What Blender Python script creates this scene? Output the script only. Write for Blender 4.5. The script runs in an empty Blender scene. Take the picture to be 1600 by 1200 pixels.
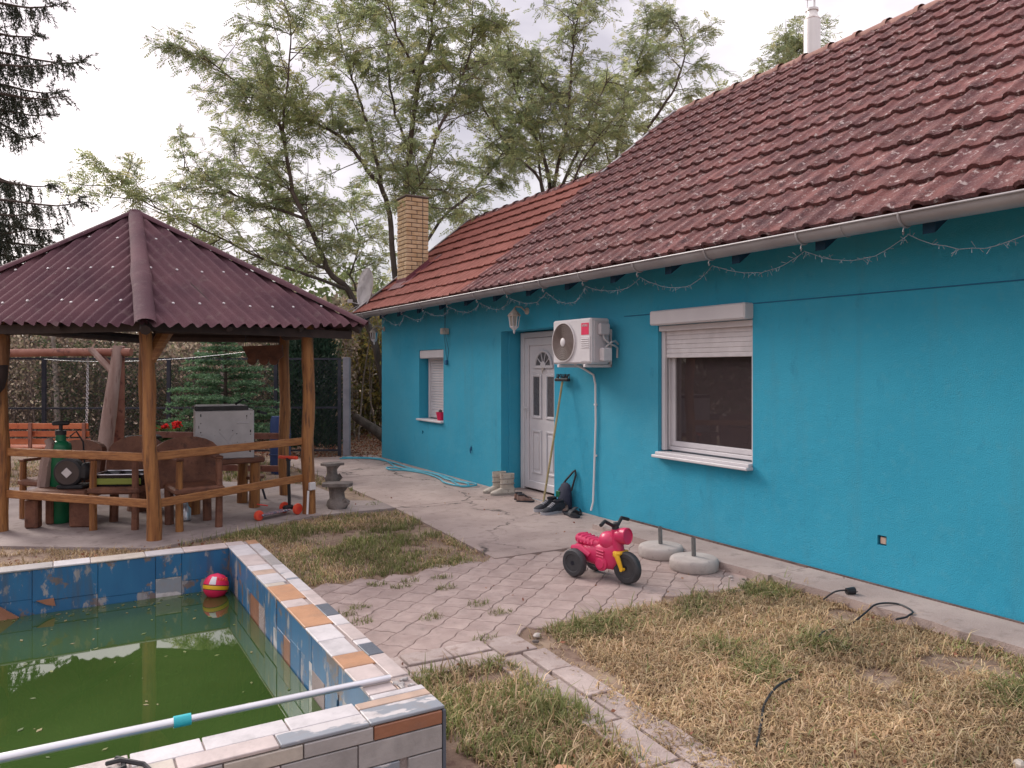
import bpy, math, random
import numpy as np
from mathutils import Vector, Matrix, noise as mnoise
random.seed(7); RNG = np.random.default_rng(7)
PI = math.pi; rad = math.radians
scene = bpy.context.scene
C = scene.collection

# ------------------------------------------------------------------ camera, sky, sun, exposure
YAW = 30.434
cd = bpy.data.cameras.new('camera'); cam = bpy.data.objects.new('camera', cd); C.objects.link(cam)
cam.location = (0, 0, 1.58); cam.rotation_euler = (rad(90), 0, rad(-YAW))
cd.sensor_width = 36.0; cd.lens = 27.0; cd.shift_y = -23/1600; cd.clip_start = 0.05; cd.clip_end = 600
scene.camera = cam
SUN_AZ, SUN_EL = -22.0, 32.0       # degrees from +Y (towards -X), above the horizon
sdir = Vector((math.sin(rad(SUN_AZ))*math.cos(rad(SUN_EL)), math.cos(rad(SUN_AZ))*math.cos(rad(SUN_EL)), math.sin(rad(SUN_EL))))
world = bpy.data.worlds.new('World'); scene.world = world; world.use_nodes = True
nt = world.node_tree; nt.nodes.clear()
def N(t, typ, **kw):
    n = t.nodes.new(typ)
    for k, v in kw.items(): setattr(n, k, v)
    return n
wo = N(nt, 'ShaderNodeOutputWorld'); bg = N(nt, 'ShaderNodeBackground')
sky = N(nt, 'ShaderNodeTexSky', sky_type='NISHITA'); sky.sun_disc = False
sky.sun_elevation = rad(SUN_EL); sky.sun_rotation = rad(SUN_AZ)
skys = N(nt, 'ShaderNodeVectorMath', operation='SCALE'); skys.inputs['Scale'].default_value = 0.10
nt.links.new(sky.outputs[0], skys.inputs[0])
tc = N(nt, 'ShaderNodeTexCoord'); mp = N(nt, 'ShaderNodeMapping'); mp.inputs['Scale'].default_value = (1.6, 1.6, 3.6)
mp.inputs['Location'].default_value = (0.35, 0.1, 0.2)
nt.links.new(tc.outputs['Generated'], mp.inputs[0])
ns = N(nt, 'ShaderNodeTexNoise'); ns.inputs['Scale'].default_value = 2.3; ns.inputs['Detail'].default_value = 5; ns.inputs['Roughness'].default_value = .48
nt.links.new(mp.outputs[0], ns.inputs['Vector'])
cr = N(nt, 'ShaderNodeValToRGB'); e = cr.color_ramp.elements
e[0].position = .38; e[0].color = (.38, .345, .375, 1); e[1].position = .62; e[1].color = (.72, .665, .67, 1)
nt.links.new(ns.outputs[0], cr.inputs[0])
dt = N(nt, 'ShaderNodeVectorMath', operation='DOT_PRODUCT'); gl = Vector((math.sin(rad(1))*math.cos(rad(14)), math.cos(rad(1))*math.cos(rad(14)), math.sin(rad(14))))
dt.inputs[1].default_value = gl; nt.links.new(tc.outputs['Generated'], dt.inputs[0])
mx0 = N(nt, 'ShaderNodeMath', operation='MAXIMUM'); mx0.inputs[1].default_value = 0; nt.links.new(dt.outputs['Value'], mx0.inputs[0])
pw = N(nt, 'ShaderNodeMath', operation='POWER'); pw.inputs[1].default_value = 34; nt.links.new(mx0.outputs[0], pw.inputs[0])
gs = N(nt, 'ShaderNodeVectorMath', operation='SCALE'); gs.inputs[0].default_value = (.26, .22, .20); nt.links.new(pw.outputs[0], gs.inputs['Scale'])
ad = N(nt, 'ShaderNodeVectorMath', operation='ADD'); nt.links.new(cr.outputs[0], ad.inputs[0]); nt.links.new(gs.outputs[0], ad.inputs[1])
# overcast sky: brighter towards the zenith than at the horizon (CIE overcast, (1+2 sin h)/3)
sz = N(nt, 'ShaderNodeSeparateXYZ'); nt.links.new(tc.outputs['Generated'], sz.inputs[0])
mz = N(nt, 'ShaderNodeMath', operation='MAXIMUM'); mz.inputs[1].default_value = 0; nt.links.new(sz.outputs[2], mz.inputs[0])
cie = N(nt, 'ShaderNodeMath', operation='MULTIPLY_ADD'); cie.inputs[1].default_value = 2*1.20/3; cie.inputs[2].default_value = 1.20/3; nt.links.new(mz.outputs[0], cie.inputs[0])
sc2 = N(nt, 'ShaderNodeVectorMath', operation='SCALE'); nt.links.new(cr.outputs[0], sc2.inputs[0]); nt.links.new(cie.outputs[0], sc2.inputs['Scale']); nt.links.new(sc2.outputs[0], ad.inputs[0])
mxs = N(nt, 'ShaderNodeMix', data_type='RGBA'); mxs.inputs[0].default_value = .9
nt.links.new(skys.outputs[0], mxs.inputs[6]); nt.links.new(ad.outputs[0], mxs.inputs[7])
nt.links.new(mxs.outputs[2], bg.inputs[0]); bg.inputs[1].default_value = 1.0
nt.links.new(bg.outputs[0], wo.inputs[0])
sl = bpy.data.lights.new('sun', 'SUN'); sun = bpy.data.objects.new('sun', sl); C.objects.link(sun)
sl.energy = 1.5; sl.angle = rad(22); sl.color = (1, .93, .86)
sun.rotation_euler = sdir.to_track_quat('Z', 'Y').to_euler(); sun.location = (0, 0, 20)
scene.view_settings.view_transform = 'Standard'; scene.view_settings.look = 'None'
scene.view_settings.exposure = 1.38; scene.view_settings.gamma = 1.0

# ------------------------------------------------------------------ helpers
def wm(o):
    m = o.matrix_basis.copy()
    return wm(o.parent) @ m if o.parent else m
def T(x, y, z=0): return Matrix.Translation((x, y, z))
def RZ(a): return Matrix.Rotation(a, 4, 'Z')
def RX(a): return Matrix.Rotation(a, 4, 'X')
def RY(a): return Matrix.Rotation(a, 4, 'Y')
def tag(o, label=None, cat=None, group=None, kind=None):
    if label: o['label'] = label
    if cat: o['category'] = cat
    if group: o['group'] = group
    if kind: o['kind'] = kind
    return o
def thing(name, label, cat, loc, rz=0, group=None):
    o = bpy.data.objects.new(name, None); C.objects.link(o); o.empty_display_size = .1
    o.matrix_basis = T(*loc) @ RZ(rz)
    return tag(o, label, cat, group)
def place(o, parent, M):
    o.parent = parent
    o.matrix_basis = (wm(parent).inverted() @ M) if parent else M
    return o
def inst(name, me, parent, M):
    o = bpy.data.objects.new(name, me); C.objects.link(o); return place(o, parent, M)
def copy_tree(o, parent=None):
    c = o.copy(); C.objects.link(c); c.parent = parent
    for ch in list(o.children): copy_tree(ch, c)
    return c

class MB:
    def __init__(s, M=None): s.v = []; s.f = []; s.m = []; s.M = M or Matrix(); s.mi = 0
    def add(s, vs, fs, M=None):
        o = len(s.v); MM = s.M @ M if M is not None else s.M
        s.v += [MM @ Vector(p) for p in vs]; s.f += [tuple(i+o for i in f) for f in fs]; s.m += [s.mi]*len(fs)
        return s
    def box(s, c, sz, rz=0, M=None):
        x, y, z = sz[0]/2, sz[1]/2, sz[2]/2
        vs = [(a*x, b*y, d*z) for d in (-1, 1) for b in (-1, 1) for a in (-1, 1)]
        fs = [(0,2,3,1), (4,5,7,6), (0,1,5,4), (2,6,7,3), (0,4,6,2), (1,3,7,5)]
        return s.add(vs, fs, (M or Matrix()) @ T(*c) @ RZ(rz))
    def span(s, x0, x1, y0, y1, z0, z1, b=0):
        c = ((x0+x1)/2, (y0+y1)/2, (z0+z1)/2); sz = (abs(x1-x0), abs(y1-y0), abs(z1-z0))
        return s.cbox(c, sz, b) if b else s.box(c, sz)
    def cbox(s, c, sz, b=.01, rz=0, M=None):
        x, y, z = sz[0]/2, sz[1]/2, sz[2]/2; b = min(b, x*.9, y*.9, z*.9)
        vs = []; fs = []
        def ring(zz, i): return [(-x+i, -y+i, zz), (x-i, -y+i, zz), (x-i, y-i, zz), (-x+i, y-i, zz)]
        def oct_(zz, i):
            return [(-x+b, -y, zz), (x-b, -y, zz), (x, -y+b, zz), (x, y-b, zz), (x-b, y, zz), (-x+b, y, zz), (-x, y-b, zz), (-x, -y+b, zz)]
        vs += ring(-z, b) + oct_(-z+b, b) + oct_(z-b, b) + ring(z, b)
        fs.append((3, 2, 1, 0)); fs.append((20, 21, 22, 23))
        for k in range(8): fs.append((4+k, 4+(k+1) % 8, 12+(k+1) % 8, 12+k))
        for base, o8, flip in ((0, 4, 0), (20, 12, 1)):
            q = [(base, base+1, o8+1, o8), (base+1, o8+2, o8+1), (base+1, base+2, o8+3, o8+2), (base+2, o8+4, o8+3),
                 (base+2, base+3, o8+5, o8+4), (base+3, o8+6, o8+5), (base+3, base, o8+7, o8+6), (base, o8, o8+7)]
            fs += [tuple(reversed(t)) if flip else t for t in q]
        return s.add(vs, fs, (M or Matrix()) @ T(*c) @ RZ(rz))
    def tube(s, pts, r, n=8, cap=True, M=None):
        P = [Vector(p) for p in pts]; R = r if isinstance(r, (list, tuple)) else [r]*len(P)
        vs = []; fs = []; t0 = None; u = None
        for i, p in enumerate(P):
            t = (P[min(i+1, len(P)-1)] - P[max(i-1, 0)])
            if t.length < 1e-9: t = Vector((0, 0, 1))
            t.normalize()
            if u is None:
                a = Vector((0, 0, 1)) if abs(t.z) < .9 else Vector((1, 0, 0)); u = t.cross(a).normalized()
            else:
                u = (u - t*u.dot(t))
                if u.length < 1e-6: u = t.orthogonal()
                u.normalize()
            w = t.cross(u)
            for k in range(n):
                a = 2*PI*k/n; vs.append(p + (u*math.cos(a) + w*math.sin(a))*R[i])
        for i in range(len(P)-1):
            for k in range(n):
                a, b = i*n+k, i*n+(k+1) % n; fs.append((a, b, b+n, a+n))
        if cap:
            fs.append(tuple(range(n-1, -1, -1))); fs.append(tuple(range((len(P)-1)*n, len(P)*n)))
        return s.add(vs, fs, M)
    def lathe(s, prof, n=20, M=None, a0=0, a1=2*PI):
        full = abs(a1-a0-2*PI) < 1e-6; k = n if full else n+1
        vs = [(r*math.cos(a0+(a1-a0)*i/n), r*math.sin(a0+(a1-a0)*i/n), z) for r, z in prof for i in range(k)]
        fs = []
        for j in range(len(prof)-1):
            for i in range(n):
                a, b = j*k+i, j*k+(i+1) % k; fs.append((a, b, b+k, a+k))
        if full:
            if prof[0][0] > 1e-4: fs.append(tuple(range(k-1, -1, -1)))
            if prof[-1][0] > 1e-4: fs.append(tuple(range((len(prof)-1)*k, len(prof)*k)))
        return s.add(vs, fs, M)
    def prism(s, poly, z0, z1, M=None):
        n = len(poly); vs = [(p[0], p[1], z0) for p in poly] + [(p[0], p[1], z1) for p in poly]
        a = sum(poly[i][0]*poly[(i+1) % n][1] - poly[(i+1) % n][0]*poly[i][1] for i in range(n))
        fs = [tuple(range(n-1, -1, -1)), tuple(range(n, 2*n))] + [(i, (i+1) % n, n+(i+1) % n, n+i) for i in range(n)]
        if a < 0: fs = [tuple(reversed(f)) for f in fs]
        return s.add(vs, fs, M)
    def loft(s, rings, M=None, cap=True):
        n = len(rings[0]); vs = [p for r in rings for p in r]; fs = []
        for j in range(len(rings)-1):
            for i in range(n):
                a, b = j*n+i, j*n+(i+1) % n; fs.append((a, b, b+n, a+n))
        if cap: fs += [tuple(range(n-1, -1, -1)), tuple(range((len(rings)-1)*n, len(rings)*n))]
        return s.add(vs, fs, M)
    def ball(s, c, r, n=12, M=None, sc=(1, 1, 1)):
        pr = [(math.sin(PI*j/n)*1.0, -math.cos(PI*j/n)) for j in range(n+1)]
        pr[0] = (1e-5, -1); pr[-1] = (1e-5, 1)
        return s.lathe(pr, n*2 if n < 10 else n+8, (M or Matrix()) @ T(*c) @ Matrix.Diagonal((r*sc[0], r*sc[1], r*sc[2], 1)))
    def torus(s, R, r, n=24, k=6, M=None):
        rings = [[((R+r*math.cos(2*PI*j/k))*math.cos(2*PI*i/n), (R+r*math.cos(2*PI*j/k))*math.sin(2*PI*i/n), r*math.sin(2*PI*j/k)) for j in range(k)] for i in range(n)]
        vs = [p for q in rings for p in q]
        fs = [(i*k+j, ((i+1) % n)*k+j, ((i+1) % n)*k+(j+1) % k, i*k+(j+1) % k) for i in range(n) for j in range(k)]
        return s.add(vs, fs, M)
    def mesh(s, name, mats, smooth=False, inv=None):
        me = bpy.data.meshes.new(name)
        vs = [inv @ p for p in s.v] if inv is not None else s.v
        me.from_pydata([tuple(p) for p in vs], [], s.f)
        for m in (mats if isinstance(mats, (list, tuple)) else [mats]): me.materials.append(m)
        if any(s.m): me.polygons.foreach_set('material_index', s.m)
        if smooth:
            me.polygons.foreach_set('use_smooth', [True]*len(s.f))
            me.set_sharp_from_angle(angle=rad(42 if smooth is True else smooth))
        me.update(); return me
    def obj(s, name, mats, parent=None, smooth=False, at=None):
        """vertices are in world space; `at` = world origin of the object (default: parent's frame)"""
        Mo = T(*at) if at is not None else (wm(parent) if parent else Matrix())
        me = s.mesh(name, mats, smooth, Mo.inverted())
        o = bpy.data.objects.new(name, me); C.objects.link(o); return place(o, parent, Mo)

def npmesh(name, V, Q, mat, col=None, parent=None, at=None, smooth=False):
    Mo = T(*at) if at is not None else (wm(parent) if parent else Matrix())
    inv = np.array(Mo.inverted()); V = V @ inv[:3, :3].T + inv[:3, 3]
    me = bpy.data.meshes.new(name); nv, nq = len(V), len(Q)
    me.vertices.add(nv); me.vertices.foreach_set('co', np.ascontiguousarray(V, dtype=np.float32).ravel())
    me.loops.add(nq*4); me.loops.foreach_set('vertex_index', np.ascontiguousarray(Q, dtype=np.int32).ravel())
    me.polygons.add(nq); me.polygons.foreach_set('loop_start', np.arange(0, nq*4, 4, dtype=np.int32))
    me.update(calc_edges=True)
    if col is not None:
        at_ = me.color_attributes.new('Col', 'FLOAT_COLOR', 'POINT')
        at_.data.foreach_set('color', np.hstack([col, np.ones((nv, 1))]).astype(np.float32).ravel())
    me.materials.append(mat)
    if smooth: me.polygons.foreach_set('use_smooth', [True]*nq)
    me.validate(); o = bpy.data.objects.new(name, me); C.objects.link(o); return place(o, parent, Mo)

# ------------------------------------------------------------------ materials
def base_mat(name):
    m = bpy.data.materials.new(name); m.use_nodes = True; t = m.node_tree
    return m, t, t.nodes['Principled BSDF']
def noise_node(t, scale, detail=5, rough=.55, stretch=None, rnd=False, obj=False):
    if obj: src = N(t, 'ShaderNodeTexCoord').outputs['Object']
    else: src = N(t, 'ShaderNodeNewGeometry').outputs['Position']
    if rnd:
        oi = N(t, 'ShaderNodeObjectInfo'); sc = N(t, 'ShaderNodeMath', operation='MULTIPLY'); sc.inputs[1].default_value = 37
        t.links.new(oi.outputs['Random'], sc.inputs[0]); av = N(t, 'ShaderNodeVectorMath', operation='ADD')
        t.links.new(src, av.inputs[0]); t.links.new(sc.outputs[0], av.inputs[1]); src = av.outputs[0]
    if stretch:
        mpn = N(t, 'ShaderNodeMapping'); mpn.inputs['Scale'].default_value = stretch; t.links.new(src, mpn.inputs[0]); src = mpn.outputs[0]
    n = N(t, 'ShaderNodeTexNoise'); n.inputs['Scale'].default_value = scale; n.inputs['Detail'].default_value = detail; n.inputs['Roughness'].default_value = rough
    t.links.new(src, n.inputs['Vector']); return n
def ramp(t, src, lo, hi, c0=(0, 0, 0, 1), c1=(1, 1, 1, 1)):
    r = N(t, 'ShaderNodeValToRGB'); r.color_ramp.elements[0].position = lo; r.color_ramp.elements[1].position = hi
    r.color_ramp.elements[0].color = c0; r.color_ramp.elements[1].color = c1; t.links.new(src, r.inputs[0]); return r.outputs[0]
def mixc(t, fac, a, b):
    m = N(t, 'ShaderNodeMix', data_type='RGBA')
    for i, x in ((0, fac), (6, a), (7, b)):
        if isinstance(x, (int, float)): m.inputs[i].default_value = x
        elif isinstance(x, tuple): m.inputs[i].default_value = x if len(x) == 4 else (*x, 1)
        else: t.links.new(x, m.inputs[i])
    return m.outputs[2]
def mat(name, c, c2=None, scale=4, lo=.38, hi=.62, rough=.75, bump=0, bscale=80, metal=0, spec=.4, rv=0, stretch=None, c3=None, s3=20, lo3=.58, hi3=.66, f3=1, coat=0, obj=False, bstretch=None):
    m, t, b = base_mat(name); col = (*c, 1)
    if c2:
        n = noise_node(t, scale, stretch=stretch, rnd=rv > 0, obj=obj); col = mixc(t, ramp(t, n.outputs[0], lo, hi), c, c2)
    if c3:
        n3 = noise_node(t, s3, 6, .6, stretch=stretch, rnd=rv > 0, obj=obj); rr = ramp(t, n3.outputs[0], lo3, hi3)
        if f3 < 1:
            mm = N(t, 'ShaderNodeMath', operation='MULTIPLY'); mm.inputs[1].default_value = f3; t.links.new(rr, mm.inputs[0]); rr = mm.outputs[0]
        col = mixc(t, rr, col, c3)
    if rv:
        oi = N(t, 'ShaderNodeObjectInfo'); hs = N(t, 'ShaderNodeHueSaturation'); mr = N(t, 'ShaderNodeMapRange')
        mr.inputs[3].default_value = 1-rv; mr.inputs[4].default_value = 1+rv
        t.links.new(oi.outputs['Random'], mr.inputs[0]); t.links.new(mr.outputs[0], hs.inputs['Value'])
        if isinstance(col, tuple): hs.inputs['Color'].default_value = col
        else: t.links.new(col, hs.inputs['Color'])
        col = hs.outputs[0]
    if isinstance(col, tuple): b.inputs['Base Color'].default_value = col
    else: t.links.new(col, b.inputs['Base Color'])
    b.inputs['Roughness'].default_value = rough; b.inputs['Metallic'].default_value = metal
    b.inputs['Specular IOR Level'].default_value = spec; b.inputs['Coat Weight'].default_value = coat
    if bump:
        bn = noise_node(t, bscale, 6, .6, stretch=bstretch, obj=obj); bp = N(t, 'ShaderNodeBump'); bp.inputs['Strength'].default_value = bump; bp.inputs['Distance'].default_value = .02
        t.links.new(bn.outputs[0], bp.inputs['Height']); t.links.new(bp.outputs[0], b.inputs['Normal'])
    return m
def leafmat(name, trans=.45, tint=(1, 1, 1)):
    m, t, b = base_mat(name); a = N(t, 'ShaderNodeVertexColor', layer_name='Col')
    b.inputs['Roughness'].default_value = .6; b.inputs['Specular IOR Level'].default_value = .25
    t.links.new(a.outputs[0], b.inputs['Base Color']); tr = N(t, 'ShaderNodeBsdfTranslucent'); ms = N(t, 'ShaderNodeMixShader'); ms.inputs[0].default_value = trans
    t.links.new(a.outputs[0], tr.inputs[0]); t.links.new(b.outputs[0], ms.inputs[1]); t.links.new(tr.outputs[0], ms.inputs[2])
    t.links.new(ms.outputs[0], t.nodes['Material Output'].inputs[0]); return m
def glassmat(name, tint, refl=.12, opacity=.35, rough=.02):
    m, t, b = base_mat(name); b.inputs['Base Color'].default_value = (*tint, 1); b.inputs['Roughness'].default_value = rough
    tp = N(t, 'ShaderNodeBsdfTransparent'); tp.inputs[0].default_value = (.75, .72, .72, 1)
    ms = N(t, 'ShaderNodeMixShader'); ms.inputs[0].default_value = opacity
    t.links.new(tp.outputs[0], ms.inputs[1]); t.links.new(b.outputs[0], ms.inputs[2])
    gx = N(t, 'ShaderNodeBsdfGlossy'); gx.inputs['Roughness'].default_value = rough
    fr = N(t, 'ShaderNodeFresnel'); fr.inputs[0].default_value = 1.5; ms2 = N(t, 'ShaderNodeMixShader')
    t.links.new(fr.outputs[0], ms2.inputs[0]); t.links.new(ms.outputs[0], ms2.inputs[1]); t.links.new(gx.outputs[0], ms2.inputs[2])
    t.links.new(ms2.outputs[0], t.nodes['Material Output'].inputs[0]); return m

M = {}
M['soil'] = mat('soil', (.20, .135, .10), (.30, .22, .16), 3, c3=(.13, .075, .06), s3=14, lo3=.52, hi3=.68, rough=.95, bump=.6, bscale=30)
M['concrete'] = mat('concrete', (.36, .278, .252), (.45, .355, .322), 1.9, c3=(.21, .165, .15), s3=9, lo3=.54, hi3=.74, f3=.75, rough=.93, bump=.5, bscale=120)
def cracked(m):
    t = m.node_tree; b = t.nodes['Principled BSDF']; src = b.inputs['Base Color'].links[0].from_socket
    g = N(t, 'ShaderNodeNewGeometry'); nz = noise_node(t, 2.5, 4, .6); av = N(t, 'ShaderNodeVectorMath', operation='MULTIPLY_ADD'); av.inputs[1].default_value = (.7, .7, .0)
    t.links.new(nz.outputs['Color'], av.inputs[0]); t.links.new(g.outputs['Position'], av.inputs[2])
    vo = N(t, 'ShaderNodeTexVoronoi', feature='DISTANCE_TO_EDGE'); vo.inputs['Scale'].default_value = .42; t.links.new(av.outputs[0], vo.inputs['Vector'])
    nb = noise_node(t, 1.3, 2, .5); mm = N(t, 'ShaderNodeMath', operation='MULTIPLY'); t.links.new(ramp(t, vo.outputs['Distance'], .002, .006, (1, 1, 1, 1), (0, 0, 0, 1)), mm.inputs[0]); t.links.new(ramp(t, nb.outputs[0], .45, .55), mm.inputs[1])
    col = mixc(t, mm.outputs[0], src, (.07, .055, .05)); sp = noise_node(t, 220, 2, .5); col = mixc(t, ramp(t, sp.outputs[0], .66, .72), col, (.55, .50, .48)); col = mixc(t, ramp(t, sp.outputs[0], .30, .34, (1, 1, 1, 1), (0, 0, 0, 1)), col, (.2, .16, .15))
    t.links.new(col, b.inputs['Base Color'])
cracked(M['concrete'])
M['concrete_dk'] = mat('concrete_dark', (.27, .22, .21), (.36, .30, .285), 2.2, c3=(.17, .13, .125), s3=9, lo3=.56, hi3=.72, f3=.8, rough=.93, bump=.5, bscale=90)
M['paver'] = mat('paver', (.36, .272, .248), (.45, .35, .32), 5, c3=(.27, .215, .20), s3=16, lo3=.52, hi3=.75, f3=.7, rough=.93, bump=.5, bscale=160, rv=.065)
M['slab'] = mat('slab', (.34, .27, .25), (.46, .38, .355), 6, c3=(.22, .15, .125), s3=12, lo3=.50, hi3=.68, f3=.8, rough=.9, bump=.5, bscale=120, rv=.10)
M['grass'] = leafmat('grass_blades', .3)
M['leaf'] = leafmat('leaves', .58)
M['needle'] = leafmat('needles', .25)
M['bark'] = mat('bark', (.075, .055, .045), (.13, .10, .085), 9, stretch=(1, 1, .25), rough=.95, bump=.8, bscale=40)
M['twig'] = mat('twig', (.09, .068, .055), (.14, .11, .09), 6, rough=.95)

# blue stucco wall with scuffs; bare render patches along the foot
def wall_mat():
    m, t, b = base_mat('blue_stucco')
    n1 = noise_node(t, .9, 4, .5); col = mixc(t, ramp(t, n1.outputs[0], .35, .68), (.034, .325, .485), (.046, .365, .53))
    n2 = noise_node(t, 14, 6, .7); col = mixc(t, ramp(t, n2.outputs[0], .52, .8), col, (.065, .35, .49))
    n5 = noise_node(t, 3, 5, .6, stretch=(1, 1.3, .12)); mu = N(t, 'ShaderNodeMath', operation='MULTIPLY'); mu.inputs[1].default_value = .55
    t.links.new(ramp(t, n5.outputs[0], .55, .8), mu.inputs[0]); col = mixc(t, mu.outputs[0], col, (.07, .27, .36))
    n6 = noise_node(t, .55, 5, .6); fm = N(t, 'ShaderNodeMath', operation='MULTIPLY'); fm.inputs[1].default_value = .5; t.links.new(ramp(t, n6.outputs[0], .46, .62), fm.inputs[0]); col = mixc(t, fm.outputs[0], col, (.085, .37, .50))
    n7 = noise_node(t, 7, 7, .7, stretch=(1, 1, .5)); fn = N(t, 'ShaderNodeMath', operation='MULTIPLY'); fn.inputs[1].default_value = .35; t.links.new(ramp(t, n7.outputs[0], .60, .72), fn.inputs[0]); col = mixc(t, fn.outputs[0], col, (.02, .20, .32))
    g = N(t, 'ShaderNodeNewGeometry'); sx = N(t, 'ShaderNodeSeparateXYZ'); t.links.new(g.outputs['Position'], sx.inputs[0])
    n3 = noise_node(t, 4.2, 6, .65); zz = N(t, 'ShaderNodeMath', operation='MULTIPLY_ADD'); zz.inputs[1].default_value = -2.6; 
    t.links.new(sx.outputs[2], zz.inputs[0]); t.links.new(n3.outputs[0], zz.inputs[2])
    n4 = noise_node(t, 1.1, 3, .5, stretch=(1, 1, .2)); z2 = N(t, 'ShaderNodeMath', operation='MULTIPLY_ADD'); z2.inputs[1].default_value = 1.3; t.links.new(n4.outputs[0], z2.inputs[0]); t.links.new(zz.outputs[0], z2.inputs[2])
    col = mixc(t, ramp(t, z2.outputs[0], 1.012, 1.03), col, (.33, .28, .28))
    t.links.new(col, b.inputs['Base Color']); b.inputs['Roughness'].default_value = .88; b.inputs['Specular IOR Level'].default_value = .25
    bn = noise_node(t, 170, 5, .7); bp = N(t, 'ShaderNodeBump'); bp.inputs['Strength'].default_value = .55; bp.inputs['Distance'].default_value = .012
    bn2 = noise_node(t, 5, 3, .5); sm = N(t, 'ShaderNodeMath', operation='MULTIPLY_ADD'); sm.inputs[1].default_value = 1.4
    t.links.new(bn2.outputs[0], sm.inputs[0]); t.links.new(bn.outputs[0], sm.inputs[2])
    t.links.new(sm.outputs[0], bp.inputs['Height']); t.links.new(bp.outputs[0], b.inputs['Normal']); return m
M['wall'] = wall_mat()
M['wall_trim'] = mat('blue_trim', (.006, .035, .07), (.008, .045, .09), 6, rough=.8)
M['tile_old'] = mat('old_roof_tile', (.120, .050, .053), (.19, .075, .07), 3.4, c3=(.24, .115, .105), s3=6, lo3=.5, hi3=.7, f3=.6, rough=.92, bump=.7, bscale=70, rv=.20)
def lichen(m):
    t = m.node_tree; b = t.nodes['Principled BSDF']; src = b.inputs['Base Color'].links[0].from_socket
    n1 = noise_node(t, 9, 6, .7, rnd=True); f = N(t, 'ShaderNodeMath', operation='MULTIPLY'); f.inputs[1].default_value = .75; t.links.new(ramp(t, n1.outputs[0], .52, .66), f.inputs[0]); col = mixc(t, f.outputs[0], src, (.062, .034, .038))
    n2 = noise_node(t, 15, 7, .72); col = mixc(t, ramp(t, n2.outputs[0], .575, .635), col, (.46, .375, .36))
    n3 = noise_node(t, 55, 4, .6); f3 = N(t, 'ShaderNodeMath', operation='MULTIPLY'); f3.inputs[1].default_value = .38; t.links.new(ramp(t, n3.outputs[0], .56, .66), f3.inputs[0]); col = mixc(t, f3.outputs[0], col, (.36, .28, .27))
    t.links.new(col, b.inputs['Base Color'])
lichen(M['tile_old'])
M['tile_new'] = mat('newer_roof_tile', (.22, .075, .058), (.285, .10, .078), 4, c3=(.14, .052, .047), s3=10, lo3=.56, hi3=.7, f3=.6, rough=.88, bump=.4, bscale=70, rv=.10)
M['ridge'] = mat('ridge_tile', (.30, .16, .135), (.36, .21, .18), 5, c3=(.2, .1, .09), s3=15, rough=.9, bump=.4, rv=.1)
M['zinc'] = mat('zinc', (.28, .26, .27), (.35, .33, .34), 2, c3=(.28, .25, .25), s3=6, f3=.5, rough=.5, metal=.25, spec=.4)
M['steel'] = mat('stainless', (.62, .58, .56), (.68, .65, .63), 3, rough=.35, metal=.6)
M['white'] = mat('white_pvc', (.60, .57, .59), (.65, .62, .635), 3, rough=.4, spec=.5)
M['white_dull'] = mat('dull_white', (.60, .56, .57), (.68, .64, .65), 8, rough=.6)
M['crate_lid'] = mat('dark_crate_lid', (.03, .028, .03), rough=.8)  # even near-black colour of the storage crate's lid
M['black'] = mat('black_plastic', (.016, .016, .019), (.03, .03, .034), 12, rough=.5)
M['iron'] = mat('dark_painted_iron', (.022, .025, .04), (.04, .04, .055), 8, rough=.6)
M['interior'] = mat('room_plaster', (.30, .26, .24), rough=.9)
M['glass'] = glassmat('window_glass', (.095, .073, .076), opacity=.6)
M['glass_frost'] = mat('frosted_glass', (.085, .08, .09), (.12, .115, .125), 40, rough=.25)
M['brick'] = mat('yellow_brick', (.50, .34, .19), (.60, .45, .29), 6, c3=(.30, .20, .14), s3=18, lo3=.6, hi3=.75, f3=.6, rough=.9, bump=.4, rv=.14)
M['mortar'] = mat('mortar', (.12, .095, .085), (.17, .14, .12), 20, rough=.95)
M['flash'] = mat('maroon_flashing', (.13, .03, .045), (.16, .045, .055), 8, rough=.5)
M['onduline'] = mat('maroon_bitumen_sheet', (.085, .035, .049), (.135, .060, .073), 1.6, c3=(.19, .135, .13), s3=9, lo3=.55, hi3=.75, f3=.55, rough=.85, bump=.5, bscale=110)
M['log'] = mat('varnished_log', (.22, .088, .032), (.38, .17, .056), 20, stretch=(1, 1, .10), c3=(.085, .036, .022), s3=34, lo3=.54, hi3=.66, f3=.85, rough=.5, bump=.7, bscale=55, bstretch=(1, 1, .1))
M['plank'] = mat('varnished_plank', (.25, .102, .038), (.38, .172, .064), 14, stretch=(.6, .6, 5), c3=(.13, .052, .028), s3=16, lo3=.55, hi3=.7, f3=.7, rough=.55, bump=.3, bscale=40)
M['darkwood'] = mat('dark_wood', (.13, .052, .032), (.20, .085, .05), 6, c3=(.07, .03, .022), s3=14, lo3=.53, hi3=.7, f3=.8, rough=.6, bump=.4, bscale=40)
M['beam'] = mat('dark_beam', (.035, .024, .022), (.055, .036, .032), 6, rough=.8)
M['greywood'] = mat('weathered_log', (.26, .17, .145), (.36, .26, .23), 7, stretch=(1, 1, .15), c3=(.16, .085, .07), s3=10, rough=.85, bump=.6, bscale=30)
M['redlog'] = mat('red_varnish_log', (.23, .085, .06), (.31, .14, .10), 5, c3=(.14, .05, .04), s3=9, rough=.5, bump=.3, bscale=30)
M['orange_slat'] = mat('orange_slat', (.50, .13, .055), (.58, .18, .08), 5, c3=(.35, .08, .04), s3=12, rough=.45)
M['stone'] = mat('cast_stone', (.15, .125, .115), (.25, .215, .20), 7, c3=(.13, .11, .105), s3=10, lo3=.53, hi3=.7, f3=.8, rough=.95, bump=.9, bscale=40)
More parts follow.
